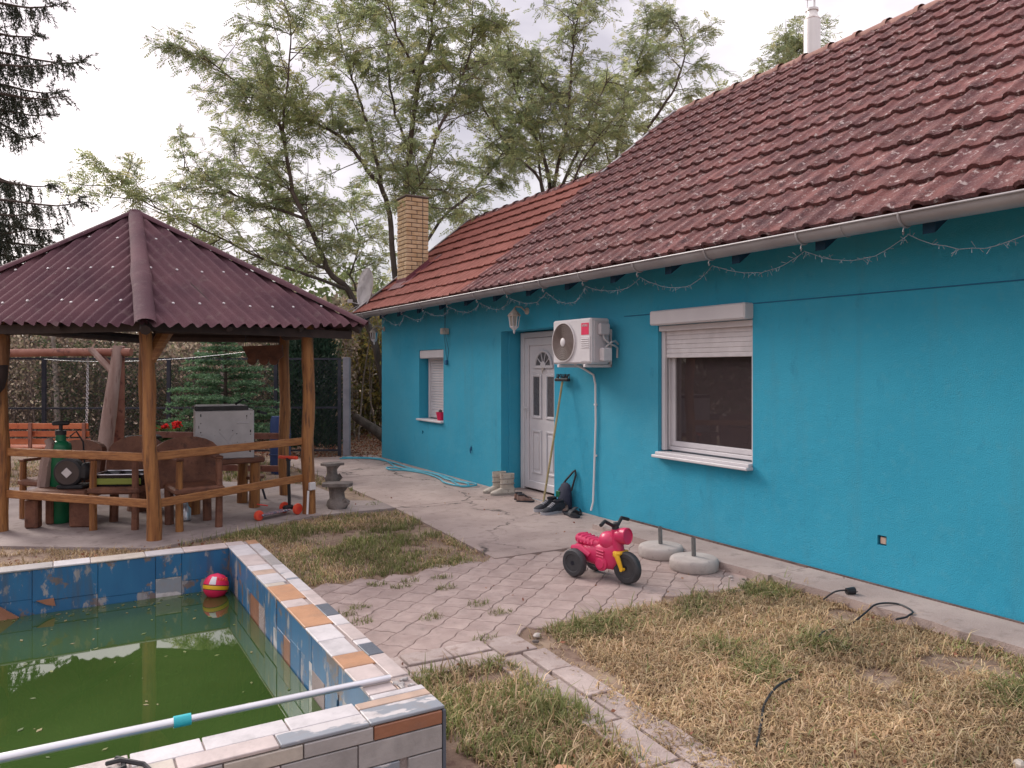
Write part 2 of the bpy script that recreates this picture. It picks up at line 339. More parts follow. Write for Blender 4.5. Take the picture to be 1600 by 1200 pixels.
M['cement'] = mat('cast_cement', (.42, .37, .345), (.50, .45, .42), 6, c3=(.30, .26, .25), s3=20, f3=.5, rough=.92, bump=.4, bscale=130)
M['pink'] = mat('pink_plastic', (.56, .022, .10), (.62, .036, .125), 4, rough=.33, spec=.5)
M['yellow'] = mat('yellow_plastic', (.75, .42, .02), rough=.35)
M['rubber'] = mat('tyre_plastic', (.035, .036, .04), (.055, .055, .06), 10, rough=.55)
M['red'] = mat('red_plastic', (.62, .035, .03), (.68, .06, .045), 6, rough=.4)
M['orange'] = mat('orange_plastic', (.72, .065, .03), (.76, .09, .045), 6, rough=.4)
M['hose'] = mat('blue_hose', (.05, .33, .45), (.08, .40, .52), 6, rough=.4)
M['alu'] = mat('aluminium', (.62, .62, .66), (.70, .70, .74), 5, rough=.3, metal=.75)
M['teal'] = mat('teal_sleeve', (.03, .40, .46), rough=.45)
M['mould'] = mat('grey_sheet_steel', (.42, .40, .41), (.50, .48, .485), 5, c3=(.2, .17, .15), s3=24, lo3=.64, hi3=.7, rough=.45, metal=.3)
M['green'] = mat('green_plastic', (.01, .13, .055), (.015, .16, .07), 6, rough=.35)
M['lime'] = mat('lime_paint', (.22, .26, .05), rough=.4)
M['blackgloss'] = mat('black_enamel', (.012, .012, .016), rough=.12, spec=.6)
M['label_red'] = mat('label_red', (.68, .02, .09), rough=.5)
M['fangrey'] = mat('fan_grey', (.06, .045, .042), (.075, .058, .055), 8, rough=.5)
M['ac_side'] = mat('ac_side_panel', (.50, .47, .49), rough=.45)
M['pvc_white'] = mat('white_tube', (.72, .69, .70), rough=.4)
M['lantern'] = mat('aged_lantern', (.42, .36, .31), (.55, .49, .43), 20, rough=.5, c3=(.2, .15, .12), s3=50)
M['lglass'] = glassmat('lantern_glass', (.5, .46, .40), opacity=.45)
M['lights'] = mat('clear_wire', (.26, .28, .32), rough=.3)
M['tape'] = mat('blue_flake_paint', (.02, .13, .26), rough=.8)
def pool_blue(name, wear):
    m, t, b = base_mat(name)
    n1 = noise_node(t, 2.2, 6, .6, stretch=(1, 1, .5)); col = mixc(t, ramp(t, n1.outputs[0], .35, .65), (.014, .092, .22), (.022, .14, .285))
    n2 = noise_node(t, 9, 7, .7, stretch=(1, 1, .45)); col = mixc(t, ramp(t, n2.outputs[0], wear, wear+.05), col, (.29, .275, .285))
    n3 = noise_node(t, 6, 7, .65); col = mixc(t, ramp(t, n3.outputs[0], wear+.02, wear+.06), col, (.16, .12, .11))
    n4 = noise_node(t, 5, 6, .6, stretch=(2.5, 2.5, .25)); mu = N(t, 'ShaderNodeMath', operation='MULTIPLY'); mu.inputs[1].default_value = .6; t.links.new(ramp(t, n4.outputs[0], .52, .68), mu.inputs[0]); col = mixc(t, mu.outputs[0], col, (.07, .075, .09))
    t.links.new(col, b.inputs['Base Color']); b.inputs['Roughness'].default_value = .45; return m
M['pblue'] = pool_blue('pool_blue_paint', .575); M['pblue_worn'] = pool_blue('worn_pool_blue_paint', .525)
RT = [('tile_white', (.56, .53, .545)), ('tile_pink', (.52, .44, .425)), ('tile_cream', (.50, .445, .39)), ('tile_orange', (.46, .245, .14)), ('tile_dark', (.10, .115, .145)), ('tile_bluegrey', (.38, .40, .45)), ('tile_peach', (.50, .36, .285)), ('tile_brown', (.30, .13, .075)), ('tile_grey', (.36, .335, .33))]
def stain(name, c, s, thr=.5):
    m, t, b = base_mat(name); n = noise_node(t, 3.2, 6, .55, stretch=(1, 2.2, 2)); n2 = noise_node(t, 14, 6, .65)
    col = mixc(t, ramp(t, n.outputs[0], thr, thr+.025), c, s); f = N(t, 'ShaderNodeMath', operation='MULTIPLY'); f.inputs[1].default_value = .6; t.links.new(ramp(t, n2.outputs[0], .52, .75), f.inputs[0]); col = mixc(t, f.outputs[0], col, (.25, .215, .20))
    t.links.new(col, b.inputs['Base Color']); b.inputs['Roughness'].default_value = .4; return m
M['tile_stain'] = stain('tile_stain', (.52, .49, .495), (.235, .255, .29), .47)
for n_, c_ in RT: M[n_] = mat(n_, c_, tuple(x*.88 for x in c_), 9, c3=tuple(x*.62+.03 for x in c_), s3=10, lo3=.48, hi3=.72, f3=.85, rough=.42, spec=.45, rv=.08, bump=.15, bscale=60)
# ------------------------------------------------------------------ ground, paths, paving
PX0, PX1, PY0, PY1 = -2.4, 1.08, 2.905, 5.96          # inside of the pool
ZP, ZW = .27, -.034                                   # rim and water level
g = MB()
hx0, hx1, hy0, hy1 = PX0-.1, PX1+.1, PY0-.1, PY1+.1
G0 = 240
for (a, b, c_, d) in ((-G0, G0, hy1, G0), (-G0, G0, -G0, hy0), (-G0, hx0, hy0, hy1), (hx1, G0, hy0, hy1)):
    g.add([(a, c_, -.02), (b, c_, -.02), (b, d, -.02), (a, d, -.02)], [(0, 1, 2, 3)])
tag(g.obj('ground', M['soil']), 'bare brown soil of the yard under the grass', 'ground', kind='structure')

path = bpy.data.objects.new('concrete_path', None); C.objects.link(path); path.location = (4, 9, 0)
tag(path, 'worn grey concrete path running along the blue house', 'path', kind='structure')
for poly in ([(3.13, 5.61), (4.975, 5.61), (4.975, 8.24), (3.29, 8.24)], [(3.29, 8.255), (4.975, 8.255), (4.975, 10.9), (3.34, 10.9)],
             [(3.34, 10.915), (4.975, 10.915), (4.975, 13.6), (3.2, 13.6)]):
    MB().prism(poly, -.05, 0).obj('slab', M['concrete'], path)
MB().prism([(4.985, 7.52), (5.30, 7.52), (5.30, 8.75), (4.985, 8.75)], -.05, .012).obj('door_step', M['concrete'], path)
MB().prism([(-1.4, 8.95), (-.6, 8.30), (.70, 7.42), (2.30, 8.19), (3.275, 8.20), (3.285, 8.75), (3.0, 8.95), (2.95, 10.4), (1.4, 11.9), (-.6, 12.2), (-2.2, 10.6)], -.05, .006)
pad = MB().prism([(-1.4, 8.95), (-.6, 8.30), (.70, 7.42), (2.30, 8.19), (3.275, 8.20), (3.285, 8.75), (3.0, 8.95), (2.95, 10.4), (1.4, 11.9), (-.6, 12.2), (-2.2, 10.6)], -.05, .006).obj('gazebo_pad', M['concrete_dk'])
tag(pad, 'grey concrete pad under the wooden gazebo', 'pad', kind='structure')

apron = bpy.data.objects.new('house_apron', None); C.objects.link(apron); apron.location = (4.75, 3, 0)
tag(apron, 'raised cement strip along the foot of the blue wall', 'apron', kind='structure')
for y0, y1, dz in ((3.955, 6.15, 0), (1.5, 3.935, .006), (-1.2, 1.48, 0)):
    b = MB(); n = 14; top = []
    for i in range(n+1):
        y = y0+(y1-y0)*i/n; x = 4.53+.012*math.sin(i*1.9)+random.uniform(-.008, .008); top.append((x, y))
    b.prism([(4.972, y0), (4.972, y1)] + top[::-1], -.05, .05+dz); b.obj('slab', M['concrete'], apron)

MB().span(4.955, 4.974, -1.2, 6.1, .03, .064).obj('joint', mat('dirty_joint', (.085, .055, .05), (.16, .11, .10), 9, rough=.95), apron)
# zig-zag interlocking pavers, laid at an angle to the house
pav = bpy.data.objects.new('paving', None); C.objects.link(pav); pav.location = (3, 4.8, 0)
tag(pav, 'pinkish grey interlocking pavers beside the pool', 'paving', kind='structure')
PA, PL, PW, ZZ = rad(39), .195, .172, .013
def paver_poly(gap):
    hx, hy = PL/2, PW/2
    pts = [(-hx, -hy), (-hx*.33, -hy-ZZ*.6), (hx*.33, -hy+ZZ*.6), (hx, -hy), (hx+ZZ*.7, -hy*.33), (hx-ZZ*.7, hy*.33), (hx, hy), (hx*.33, hy+ZZ*.6), (-hx*.33, hy-ZZ*.6), (-hx, hy), (-hx-ZZ*.7, hy*.33), (-hx+ZZ*.7, -hy*.33)]
    return [(x*(1-gap/hx), y*(1-gap/hy)) for x, y in pts]
pb = MB(); o_, i_ = paver_poly(.0012), paver_poly(.0045); n = 12
pb.add([(x, y, -.05) for x, y in o_] + [(x, y, -.006) for x, y in o_] + [(x, y, 0) for x, y in i_],
       [(k, (k+1) % n, n+(k+1) % n, n+k) for k in range(n)] + [(n+k, n+(k+1) % n, 2*n+(k+1) % n, 2*n+k) for k in range(n)] + [tuple(range(2*n, 3*n))])
pme = pb.mesh('paver', M['paver'])
ca, sa = math.cos(PA), math.sin(PA)
for i in range(-28, 29):
    for j in range(-28, 29):
        lx, ly = i*PL + (PL/2 if j % 2 else 0)*0, j*PW
        x, y = 3.0+lx*ca-ly*sa, 4.8+lx*sa+ly*ca
        lim = 5.66 if x > 3.1 else 5.60
        if not (1.30 < x < 4.55 and 3.93 < y < lim): continue
        if y < 4.02 and x > 2.35 and random.random() < .4: continue
        inst('paver', pme, pav, T(x, y, -.008+random.uniform(-.002, .002)) @ RZ(PA+rad(random.uniform(-.8, .8))) @ RX(rad(random.uniform(-.5, .5))) @ RY(rad(random.uniform(-.5, .5))))

bor = bpy.data.objects.new('slab_border', None); C.objects.link(bor); bor.location = (2, 3.5, 0)
tag(bor, 'rows of pale cement slabs edging the lawn', 'border', kind='structure')
def slabpiece(x0, x1, y0, y1, rz=0):
    w, d = x1-x0, y1-y0
    b = MB(T((x0+x1)/2, (y0+y1)/2, -.020+random.uniform(-.004, .004)) @ RZ(rz) @ RX(rad(random.uniform(-.8, .8))) @ RY(rad(random.uniform(-.8, .8))))
    b.cbox((0, 0, 0), (w-.010, d-.010, .05), .004); b.obj('slab', M['slab'], bor)
for x0, x1, y0, y1 in ((1.31, 1.60, 3.80, 3.97), (1.60, 1.865, 3.795, 3.965), (1.865, 2.10, 3.785, 3.955), (1.31, 1.57, 3.63, 3.795), (1.57, 1.85, 3.62, 3.785), (1.85, 2.10, 3.62, 3.775), (2.11, 2.34, 3.68, 3.95)):
    slabpiece(x0, x1, y0, y1, rad(-2))
y = 3.66; k = 0
while y > 1.3:
    L = random.choice((.26, .34, .40)); slabpiece(2.01-.01*k, 2.195-.01*k, y-L, y, rad(-3)); y -= L; k += .6
y = 3.66; k = 0
while y > 1.3:
    L = random.choice((.3, .36, .42)); slabpiece(2.205-.01*k, 2.36-.01*k, y-L, y, rad(-3)); y -= L; k += .6

# ------------------------------------------------------------------ pool
pool = thing('pool', 'low tiled pool with peeling blue walls and patchwork rim', 'pool', (0, 4.4, 0))
OX, OY0, OY1 = 1.293, 2.715, 6.105
b = MB(); zt = ZP-.008
b.span(PX1+.006, OX-.008, OY0+.01, OY1, -1.1, zt); b.span(PX0-.2, PX1+.006, OY0+.01, PY0-.006, -1.1, zt); b.span(PX0-.2, PX1+.006, PY1+.006, OY1, -1.1, zt)
b.span(PX0-.2, PX0-.006, PY0-.006, PY1+.006, -1.1, zt); b.span(PX0-.006, PX1+.006, PY0-.006, PY1+.006, -1.1, -1.0)
b.obj('basin', M['concrete_dk'], pool)
def ptile(x0, x1, y0, y1, z0, z1, m, name='tile'):
    b = MB(); b.span(x0, x1, y0, y1, z0, z1, .0025); b.obj(name, M[m], pool)
gp = .0025
light = ['tile_white', 'tile_white', 'tile_pink', 'tile_cream', 'tile_pink', 'tile_white', 'tile_grey']
# right rim: two columns of odd tiles; (far y, near y, colour) measured where the colour is striking
inner = [(6.105, 5.98, 'tile_pink'), (5.98, 5.62, 'tile_white'), (5.62, 5.30, 'tile_pink'), (5.30, 5.15, 'tile_white'), (5.15, 5.03, 'tile_peach'), (5.03, 4.80, 'tile_white'), (4.80, 4.73, 'tile_cream'),
         (4.73, 4.40, 'tile_orange'), (4.40, 4.26, 'tile_pink'), (4.26, 3.89, 'tile_orange'), (3.89, 3.66, 'tile_white'), (3.66, 3.44, 'tile_white'), (3.44, 3.27, 'tile_orange'), (3.27, 3.085, 'tile_pink'), (3.075, 2.95, 'tile_pink')]
for a, c_, m in inner:
    w = {'tile_orange': .135}.get(m, .115 + random.uniform(-.012, .012))
    ptile(PX1-.012, PX1+w, c_+gp, a-gp, ZP-.012, ZP+random.uniform(-.001, .002), m)
outer = [(6.105, 5.96, 'tile_orange'), (5.96, 5.55, 'tile_white'), (5.55, 5.25, 'tile_grey'), (5.25, 5.02, 'tile_white'), (5.02, 4.84, 'tile_stain'), (4.84, 4.55, 'tile_white'), (4.55, 4.24, 'tile_pink'), (4.24, 4.02, 'tile_dark'),
         (4.02, 3.85, 'tile_white'), (3.85, 3.60, 'tile_pink'), (3.60, 3.53, 'tile_white'), (3.53, 3.37, 'tile_dark'), (3.37, 3.085, 'tile_pink')]
for a, c_, m in outer: ptile(PX1+.139, OX, c_+gp, a-gp, ZP-.012, ZP+random.uniform(-.003, 0), m)
ptile(PX1+.118, OX-.09, 2.955, 3.07, ZP-.012, ZP-.002, 'tile_peach')
b = MB();  # broken corner of the rim: crumbled tile shards
for q in range(9): b.cbox((1.235+random.uniform(-.03, .04), 3.01+random.uniform(-.05, .05), ZP-.006+random.uniform(-.004, .006)), (random.uniform(.015, .045), random.uniform(.012, .035), .012), .003, random.uniform(0, 3))
b.obj('broken_tile', M['tile_grey'], pool)
# near rim
x = OX
ptile(PX1-.012, OX, PY0-.012+.01, 2.945, ZP-.012, ZP+.001, 'tile_white')
ptile(.99, OX-.002, 2.845, PY0-.006, ZP-.012, ZP+.001, 'tile_peach')
ptile(.99, OX-.002, OY0, 2.841, ZP-.012, ZP, 'tile_stain')
for x0, x1, m in ((.72, .987, 'tile_white'), (.43, .718, 'tile_white'), (.20, .428, 'tile_white'), (-.06, .198, 'tile_pink'), (-.34, -.062, 'tile_white'), (-.62, -.342, 'tile_cream')):
    ptile(x0+gp, x1-gp, 2.812, PY0+.012, ZP-.012, ZP+random.uniform(-.001, .002), m)
for x0, x1, m in ((.66, .987, 'tile_stain'), (.33, .658, 'tile_pink'), (.16, .328, 'tile_cream'), (-.12, .158, 'tile_stain'), (-.40, -.122, 'tile_white')):
    ptile(x0+gp, x1-gp, OY0, 2.808, ZP-.012, ZP+random.uniform(-.001, .001), m)
# far rim
x = PX1-.014
for w in (.30, .25, .34, .22, .36, .28, .31, .30, .3):
    ptile(x-w+gp, x-gp, PY1-.012, OY1, ZP-.012, ZP+random.uniform(-.002, .002), random.choice(light)); x -= w
# outer front face, three courses of tile
z = ZP-.014
for h, row in ((.055, [(1.0, 'tile_brown', OX), (.74, 'tile_grey', 1.0), (.47, 'tile_cream', .74), (.2, 'tile_grey', .47), (-.1, 'tile_pink', .2)]),
               (.095, [(.94, 'tile_grey', OX), (.66, 'tile_grey', .94), (.38, 'tile_pink', .66), (.1, 'tile_grey', .38), (-.2, 'tile_cream', .1)]),
               (.10, [(1.135, 'tile_grey', OX), (.90, 'tile_stain', 1.105), (.62, 'tile_cream', .9), (.3, 'tile_grey', .62), (0, 'tile_pink', .3)])):
    for x0, m, x1 in row: ptile(x0+gp, x1-gp-.012*(x1 == OX), OY0-.004+random.uniform(-.001, .001), OY0+.012, z-h+gp, z-gp, m)
    z -= h
ptile(OX-.012, OX+.002, OY0-.006, OY0+.02, -.03, ZP-.014, 'tile_dark', 'corner_strip')
# outer right face: grey render with a row of tile
ptile(OX-.01, OX+.002, OY0+.022, OY1, .15, ZP-.014, 'tile_grey'); 
# inner far wall: painted render in a few big panels, loose tiles at the water line
g2 = .0008; x = PX1-.002
for i, w in enumerate((.33, .17, .36, .38, .34, .36, .36, .4, .4)):
    hA = (.20, .16, .24, .21, .19, .23, .2, .2, .2)[i]; off = (.002, .007, .001, .004, 0, .003, .001, .002, 0)[i]
    ptile(x-w+g2, x-g2, PY1-.004-off, PY1+.008, ZP-.013-hA, ZP-.013, 'pblue')
    ptile(x-w+g2, x-g2, PY1-.002-off*.4, PY1+.008, -1.0, ZP-.0135-hA, 'tile_stain' if i == 1 else 'pblue_worn'); x -= w
# inner right wall
y = PY1-.012; k = 0
while y > PY0+.02:
    L = min(random.choice((.3, .42, .55)), y-PY0-.005); hA = random.uniform(.13, .21); off = random.uniform(0, .006)
    ptile(PX1-.004-off, PX1+.008, y-L+g2, y-g2, ZP-.013-hA, ZP-.013, 'pblue' if k % 3 else 'pblue_worn')
    yy = y
    while yy > y-L+.04:
        l2 = min(random.uniform(.12, .26), yy-(y-L)); ptile(PX1-.003-random.uniform(0, .004), PX1+.008, yy-l2+g2*2, yy-g2*2, -.09+random.uniform(-.02, .02), ZP-.0135-hA, random.choice(('pblue_worn', 'pblue_worn', 'pblue_worn', 'pblue', 'tile_stain', 'tile_brown', 'concrete_dk'))); yy -= l2
    ptile(PX1-.001, PX1+.008, y-L+g2, y-g2, -1.0, -.06, 'pblue_worn'); y -= L; k += 1
ptile(PX0, PX1-.012, PY0-.008, PY0+.003, -1.0, ZP-.014, 'pblue_worn', 'wall_lining')
# broken brown tile leaning in the far left corner of the view, and a patch on the wall
MB().add([(-.52, 5.93, -.12), (-.235, 5.93, -.12), (-.235, 5.93, -.03), (-.40, 5.945, .10), (-.52, 5.945, .13), (-.52, 5.91, -.12), (-.235, 5.91, -.12), (-.235, 5.91, -.03), (-.40, 5.925, .10), (-.52, 5.925, .13)],
         [(0, 1, 2, 3, 4), (9, 8, 7, 6, 5), (1, 0, 5, 6), (2, 1, 6, 7), (3, 2, 7, 8), (4, 3, 8, 9), (0, 4, 9, 5)]).obj('broken_tile', M['tile_brown'], pool)
MB().prism([(-.14, .055), (-.04, .06), (-.03, .005), (-.08, .02)], 0, .006, T(0, PY1-.012, 0) @ RX(PI/2)).obj('tile_chip', M['tile_brown'], pool)
# water
def water_mat():
    m, t, b = base_mat('green_pool_water')
    n = noise_node(t, 1.2, 3, .5); col = mixc(t, ramp(t, n.outputs[0], .35, .65), (.048, .095, .022), (.066, .122, .030))
    n2 = noise_node(t, 120, 2, .5); col = mixc(t, ramp(t, n2.outputs[0], .77, .80), col, (.13, .16, .07))
    t.links.new(col, b.inputs['Base Color']); b.inputs['Roughness'].default_value = .015; b.inputs['IOR'].default_value = 1.36; b.inputs['Specular IOR Level'].default_value = .5
    tp = N(t, 'ShaderNodeBsdfTransparent'); tp.inputs[0].default_value = (.32, .55, .16, 1); ms = N(t, 'ShaderNodeMixShader'); ms.inputs[0].default_value = .72
    t.links.new(tp.outputs[0], ms.inputs[1]); t.links.new(b.outputs[0], ms.inputs[2])
    gx = N(t, 'ShaderNodeBsdfGlossy'); gx.inputs['Roughness'].default_value = .012; fr = N(t, 'ShaderNodeFresnel'); fr.inputs[0].default_value = 1.33; fx = N(t, 'ShaderNodeMath', operation='MULTIPLY'); fx.inputs[1].default_value = 1.2; fx.use_clamp = True
    t.links.new(fr.outputs[0], fx.inputs[0]); m2 = N(t, 'ShaderNodeMixShader'); t.links.new(fx.outputs[0], m2.inputs[0]); t.links.new(ms.outputs[0], m2.inputs[1]); t.links.new(gx.outputs[0], m2.inputs[2])
    bn = noise_node(t, 3.5, 2, .5); bp = N(t, 'ShaderNodeBump'); bp.inputs['Strength'].default_value = .02; bp.inputs['Distance'].default_value = .02
    t.links.new(bn.outputs[0], bp.inputs['Height']); t.links.new(bp.outputs[0], gx.inputs['Normal'])
    t.links.new(m2.outputs[0], t.nodes['Material Output'].inputs[0]); return m
M['water'] = water_mat()
w = MB(); w.add([(PX0+.002, PY0+.006, ZW), (PX1-.012, PY0+.006, ZW), (PX1-.012, PY1-.014, ZW), (PX0+.002, PY1-.014, ZW)], [(0, 1, 2, 3)])
tag(w.obj('water', M['water']), 'still murky green water in the pool', 'water', kind='structure')

# beach ball floating in the far corner
ball = thing('ball', 'red ball with yellow stripe floating in the far pool corner', 'ball', (.955, 5.80, ZW-.02))
Rb = .088; bc = (.955, 5.80, ZW-.02+Rb); BM = T(*bc) @ RX(rad(-9)) @ RY(rad(10)) @ RZ(.4)
b = MB(BM)
def band(z0, z1, r): return [(math.sqrt(max(r*r-(z0+(z1-z0)*i/6)**2, 1e-10)), z0+(z1-z0)*i/6) for i in range(7)]
b.lathe(band(-Rb, -.026, Rb), 28); b.lathe(band(.010, Rb, Rb), 28); b.obj('shell', M['label_red'], ball, smooth=True)
b = MB(BM); b.lathe(band(-.021, .005, Rb+.0006), 28); b.obj('stripe', M['yellow'], ball, smooth=True)
b = MB(BM); b.lathe(band(-.026, -.021, Rb), 28); b.lathe(band(.005, .010, Rb), 28); b.obj('stripe_edge', M['black'], ball, smooth=True)
b = MB(BM); b.lathe(band(.013, .065, Rb+.0008), 5, a0=rad(205), a1=rad(235)); b.obj('white_panel', M['white'], ball, smooth=True)
b = MB(BM)
for k in range(5):
    a = rad(246+k*13); zz = .046; r_ = math.sqrt(Rb**2-zz**2)+.001
    b.tube([(r_*math.cos(a+.06*math.sin(q*1.6+k)), r_*math.sin(a+.06*math.sin(q*1.6+k)), zz-.016+.008*q) for q in range(5)], .0035, 5)
b.obj('lettering', M['orange'], ball, smooth=True)

# telescopic pole lying across the pool
pole = thing('pool_pole', 'long aluminium pole with teal sleeve lying across the pool rim', 'pole', (.4, 3.03, ZP))
pa, pb_ = Vector((1.19, 3.035, ZP+.018)), Vector((-2.50, 3.10, ZP+.019))
dr = (pb_-pa).normalized()
MB().tube([pa, pa+dr*.80], .0135, 12).obj('inner_tube', M['alu'], pole, smooth=True)
MB().tube([pa+dr*.80, pb_], .0165, 12).obj('outer_tube', M['alu'], pole, smooth=True)
MB().tube([pa+dr*.775, pa+dr*.835], .021, 12).obj('lock_sleeve', M['teal'], pole, smooth=True)
b = MB(); b.tube([(.16+.02*math.sin(q), 2.86-.022*q+.02*math.cos(q*1.3), ZP+.012+.006*(q % 2)) for q in range(8)], .008, 6); b.tube([(.13, 2.86, ZP+.01), (.17, 2.83, ZP+.025), (.235, 2.79, ZP+.012), (.25, 2.74, ZP+.01)], .008, 6)
tag(b.obj('cord', M['black'], at=(.18, 2.8, ZP), smooth=True), 'short dark cord lying on the near pool rim', 'cord')
# ------------------------------------------------------------------ house
XW = 4.98; EX, EZ, SL = 4.56, 2.565, .81                # wall plane, eave edge, roof slope
YB, YF, YN = 9.05, 13.10, -1.2                          # step between the two roofs, far and near gable walls
VB, VF = 9.05, 13.40
RXN, RXF = 8.28, 6.96
zr = lambda x: EZ+SL*(x-EX)
house = thing('house', 'long low turquoise blue house with red tiled roof and white door', 'house', (6.5, 9, 0))
OPEN = {'door': (7.50, 8.76, .0, 2.075), 'big': (4.51, 5.69, .765, 2.0), 'small': (10.52, 11.43, .785, 1.885), 'hole': (3.305, 3.375, .34, .41), 'valve': (9.585, 9.63, .43, .50), 'hole2': (11.27, 11.32, .55, .60)}
ys = sorted({YN, YF} | {v for o in OPEN.values() for v in o[:2]}); zs = sorted({-.05, 2.86} | {v for o in OPEN.values() for v in o[2:]})
b = MB()
for y0, y1 in zip(ys, ys[1:]):
    for z0, z1 in zip(zs, zs[1:]):
        ym, zm = (y0+y1)/2, (z0+z1)/2
        if any(o[0] < ym < o[1] and o[2] < zm < o[3] for o in OPEN.values()): continue
        b.add([(XW, y1, z0), (XW, y0, z0), (XW, y0, z1), (XW, y1, z1)], [(0, 1, 2, 3)])
for nm, (y0, y1, z0, z1) in OPEN.items():
    dp = {'door': .34, 'big': .30, 'small': .30}.get(nm, .05); x1 = XW+dp
    b.add([(XW, y0, z0), (x1, y0, z0), (x1, y0, z1), (XW, y0, z1)], [(3, 2, 1, 0)]); b.add([(XW, y1, z0), (x1, y1, z0), (x1, y1, z1), (XW, y1, z1)], [(0, 1, 2, 3)])
    b.add([(XW, y0, z1), (x1, y0, z1), (x1, y1, z1), (XW, y1, z1)], [(3, 2, 1, 0)]); b.add([(XW, y0, z0), (x1, y0, z0), (x1, y1, z0), (XW, y1, z0)], [(0, 1, 2, 3)])
    if dp < .1: b.add([(x1, y1, z0), (x1, y0, z0), (x1, y0, z1), (x1, y1, z1)], [(0, 1, 2, 3)])
# far gable wall, back walls, near gable wall, upper gable above the lower roof
b.add([(XW, YF, -.05), (8.94, YF, -.05), (8.94, YF, zr(XW)-.1), (RXF, YF, zr(RXF)-.1), (XW, YF, zr(XW)-.1)], [(4, 3, 2, 1, 0)])
b.add([(8.94, YF, -.05), (8.94, YB, -.05), (8.94, YB, 2.86), (8.94, YF, 2.86)], [(0, 1, 2, 3)])
b.add([(XW, YB-.06, 2.4), (11.58, YB-.06, -.05), (11.58, YB-.06, 2.8), (RXN, YB-.06, zr(RXN)-.1), (XW, YB-.06, zr(XW)-.1)], [(0, 1, 2, 3, 4)])
b.add([(11.58, YB-.06, -.05), (11.58, YN, -.05), (11.58, YN, 2.8), (11.58, YB-.06, 2.8)], [(0, 1, 2, 3)])
b.add([(XW, YN, -.05), (11.58, YN, -.05), (11.58, YN, zr(XW)-.1), (RXN, YN, zr(RXN)-.1), (XW, YN, zr(XW)-.1)], [(0, 1, 2, 3, 4)])
wall = b.obj('wall', M['wall'], house)
# door jamb pilaster in the recess
MB().span(5.09, XW+.34, 8.735, 8.76, 0, 2.075).obj('jamb', M['wall'], wall)
b = MB(); b.tube([(XW-.004, 6.20, 2.12), (XW-.004, 5.80, 2.118), (XW-.004, 5.72, 2.117)], .004, 5); b.tube([(XW-.004, 4.50, 2.128), (XW-.004, 3.9, 2.124), (XW-.004, 2.42, 2.117), (XW-.004, .5, 2.11)], .004, 5); b.obj('thin_cable', M['tape'], wall)
MB().span(XW+.01, XW+.045, 3.315, 3.36, .348, .398, .004).obj('socket', M['tile_peach'], wall)
b = MB(); b.span(XW-.01, XW+.03, 9.597, 9.618, .44, .49); b.tube([(XW-.02, 9.607, .475), (XW-.02, 9.607, .43), (XW-.012, 9.607, .40)], .007, 6); b.obj('valve', M['tape'], wall)
# dark rooms behind the window
b = MB(); b.add([(XW+.30, 4.2, .5), (8.0, 4.2, .5), (8.0, 6.2, .5), (XW+.30, 6.2, .5), (XW+.30, 4.2, 2.5), (8.0, 4.2, 2.5), (8.0, 6.2, 2.5), (XW+.30, 6.2, 2.5)], [(0, 1, 2, 3), (7, 6, 5, 4), (1, 5, 6, 2), (0, 4, 5, 1), (3, 2, 6, 7)])
b.obj('room', M['interior'], house)
MB().add([(6.35, 4.2, .5), (6.35, 6.2, .5), (6.35, 6.2, 2.5), (6.35, 4.2, 2.5)], [(0, 1, 2, 3)]).obj('room_curtain', mat('brown_curtain', (.16, .10, .10), (.20, .13, .13), 3, stretch=(1, 6, .3), rough=.9), house)

def fr(b, x0, x1, y0, y1, z0, z1, w, bev=.006):        # rectangular frame in a wall plane
    b.span(x0, x1, y0, y0+w, z0, z1, bev); b.span(x0, x1, y1-w, y1, z0, z1, bev)
    b.span(x0, x1, y0+w, y1-w, z0, z0+w, bev); b.span(x0, x1, y0+w, y1-w, z1-w, z1, bev)
# big window
win = MB(); fr(win, 5.085, 5.15, 4.515, 5.685, .80, 1.985, .036); win = win.obj('window', M['white'], house)
b = MB(); fr(b, 5.105, 5.165, 4.553, 5.647, .838, 1.947, .05); b.obj('sash', M['white'], win)
MB().span(5.13, 5.138, 4.60, 5.60, .885, 1.90).obj('pane', M['glass'], win)
b = MB(); b.cbox((4.95, 5.10, 2.068), (.15, 1.19, .135), .012); b.obj('shutter_box', M['white'], win)
MB().span(4.985, 5.08, 4.515, 5.685, 1.945, 1.998, .006).obj('shutter_guide_top', M['white'], win)
MB().span(5.02, 5.06, 5.64, 5.685, .80, 1.945, .004).obj('shutter_rail', M['white'], win); MB().span(5.02, 5.06, 4.515, 4.56, .80, 1.945, .004).obj('shutter_rail', M['white'], win)
sm = MB().cbox((0, 0, 0), (.012, 1.075, .042), .005).mesh('shutter_slat', M['white_dull'])
for k in range(6): inst('shutter_slat', sm, win, T(5.045, 5.10, 1.925-.043*k))
b = MB(); b.cbox((5.01, 5.10, .775), (.15, 1.17, .028), .005); b.span(4.90, 4.985, 4.505, 5.70, .735, .762, .006); b.obj('sill', M['white'], win)
# small window with its shutter down
win = MB(); fr(win, 5.16, 5.21, 10.525, 11.425, .80, 1.88, .05); win = win.obj('window', M['white'], house)
b = MB(); b.cbox((5.06, 10.965, 1.815), (.17, .87, .125), .012); b.obj('shutter_box', M['white'], win)
MB().span(5.12, 5.155, 11.33, 11.38, .80, 1.75, .004).obj('shutter_rail', M['white'], win); MB().span(5.12, 5.155, 10.525, 10.57, .80, 1.75, .004).obj('shutter_rail', M['white'], win)
sm = MB().cbox((0, 0, 0), (.012, .755, .038), .006).mesh('shutter_slat', M['white'])
for k in range(23): inst('shutter_slat', sm, win, T(5.137, 10.95, 1.735-.041*k))
MB().span(4.93, 5.15, 10.52, 11.45, .762, .792, .006).obj('sill', M['white'], win)
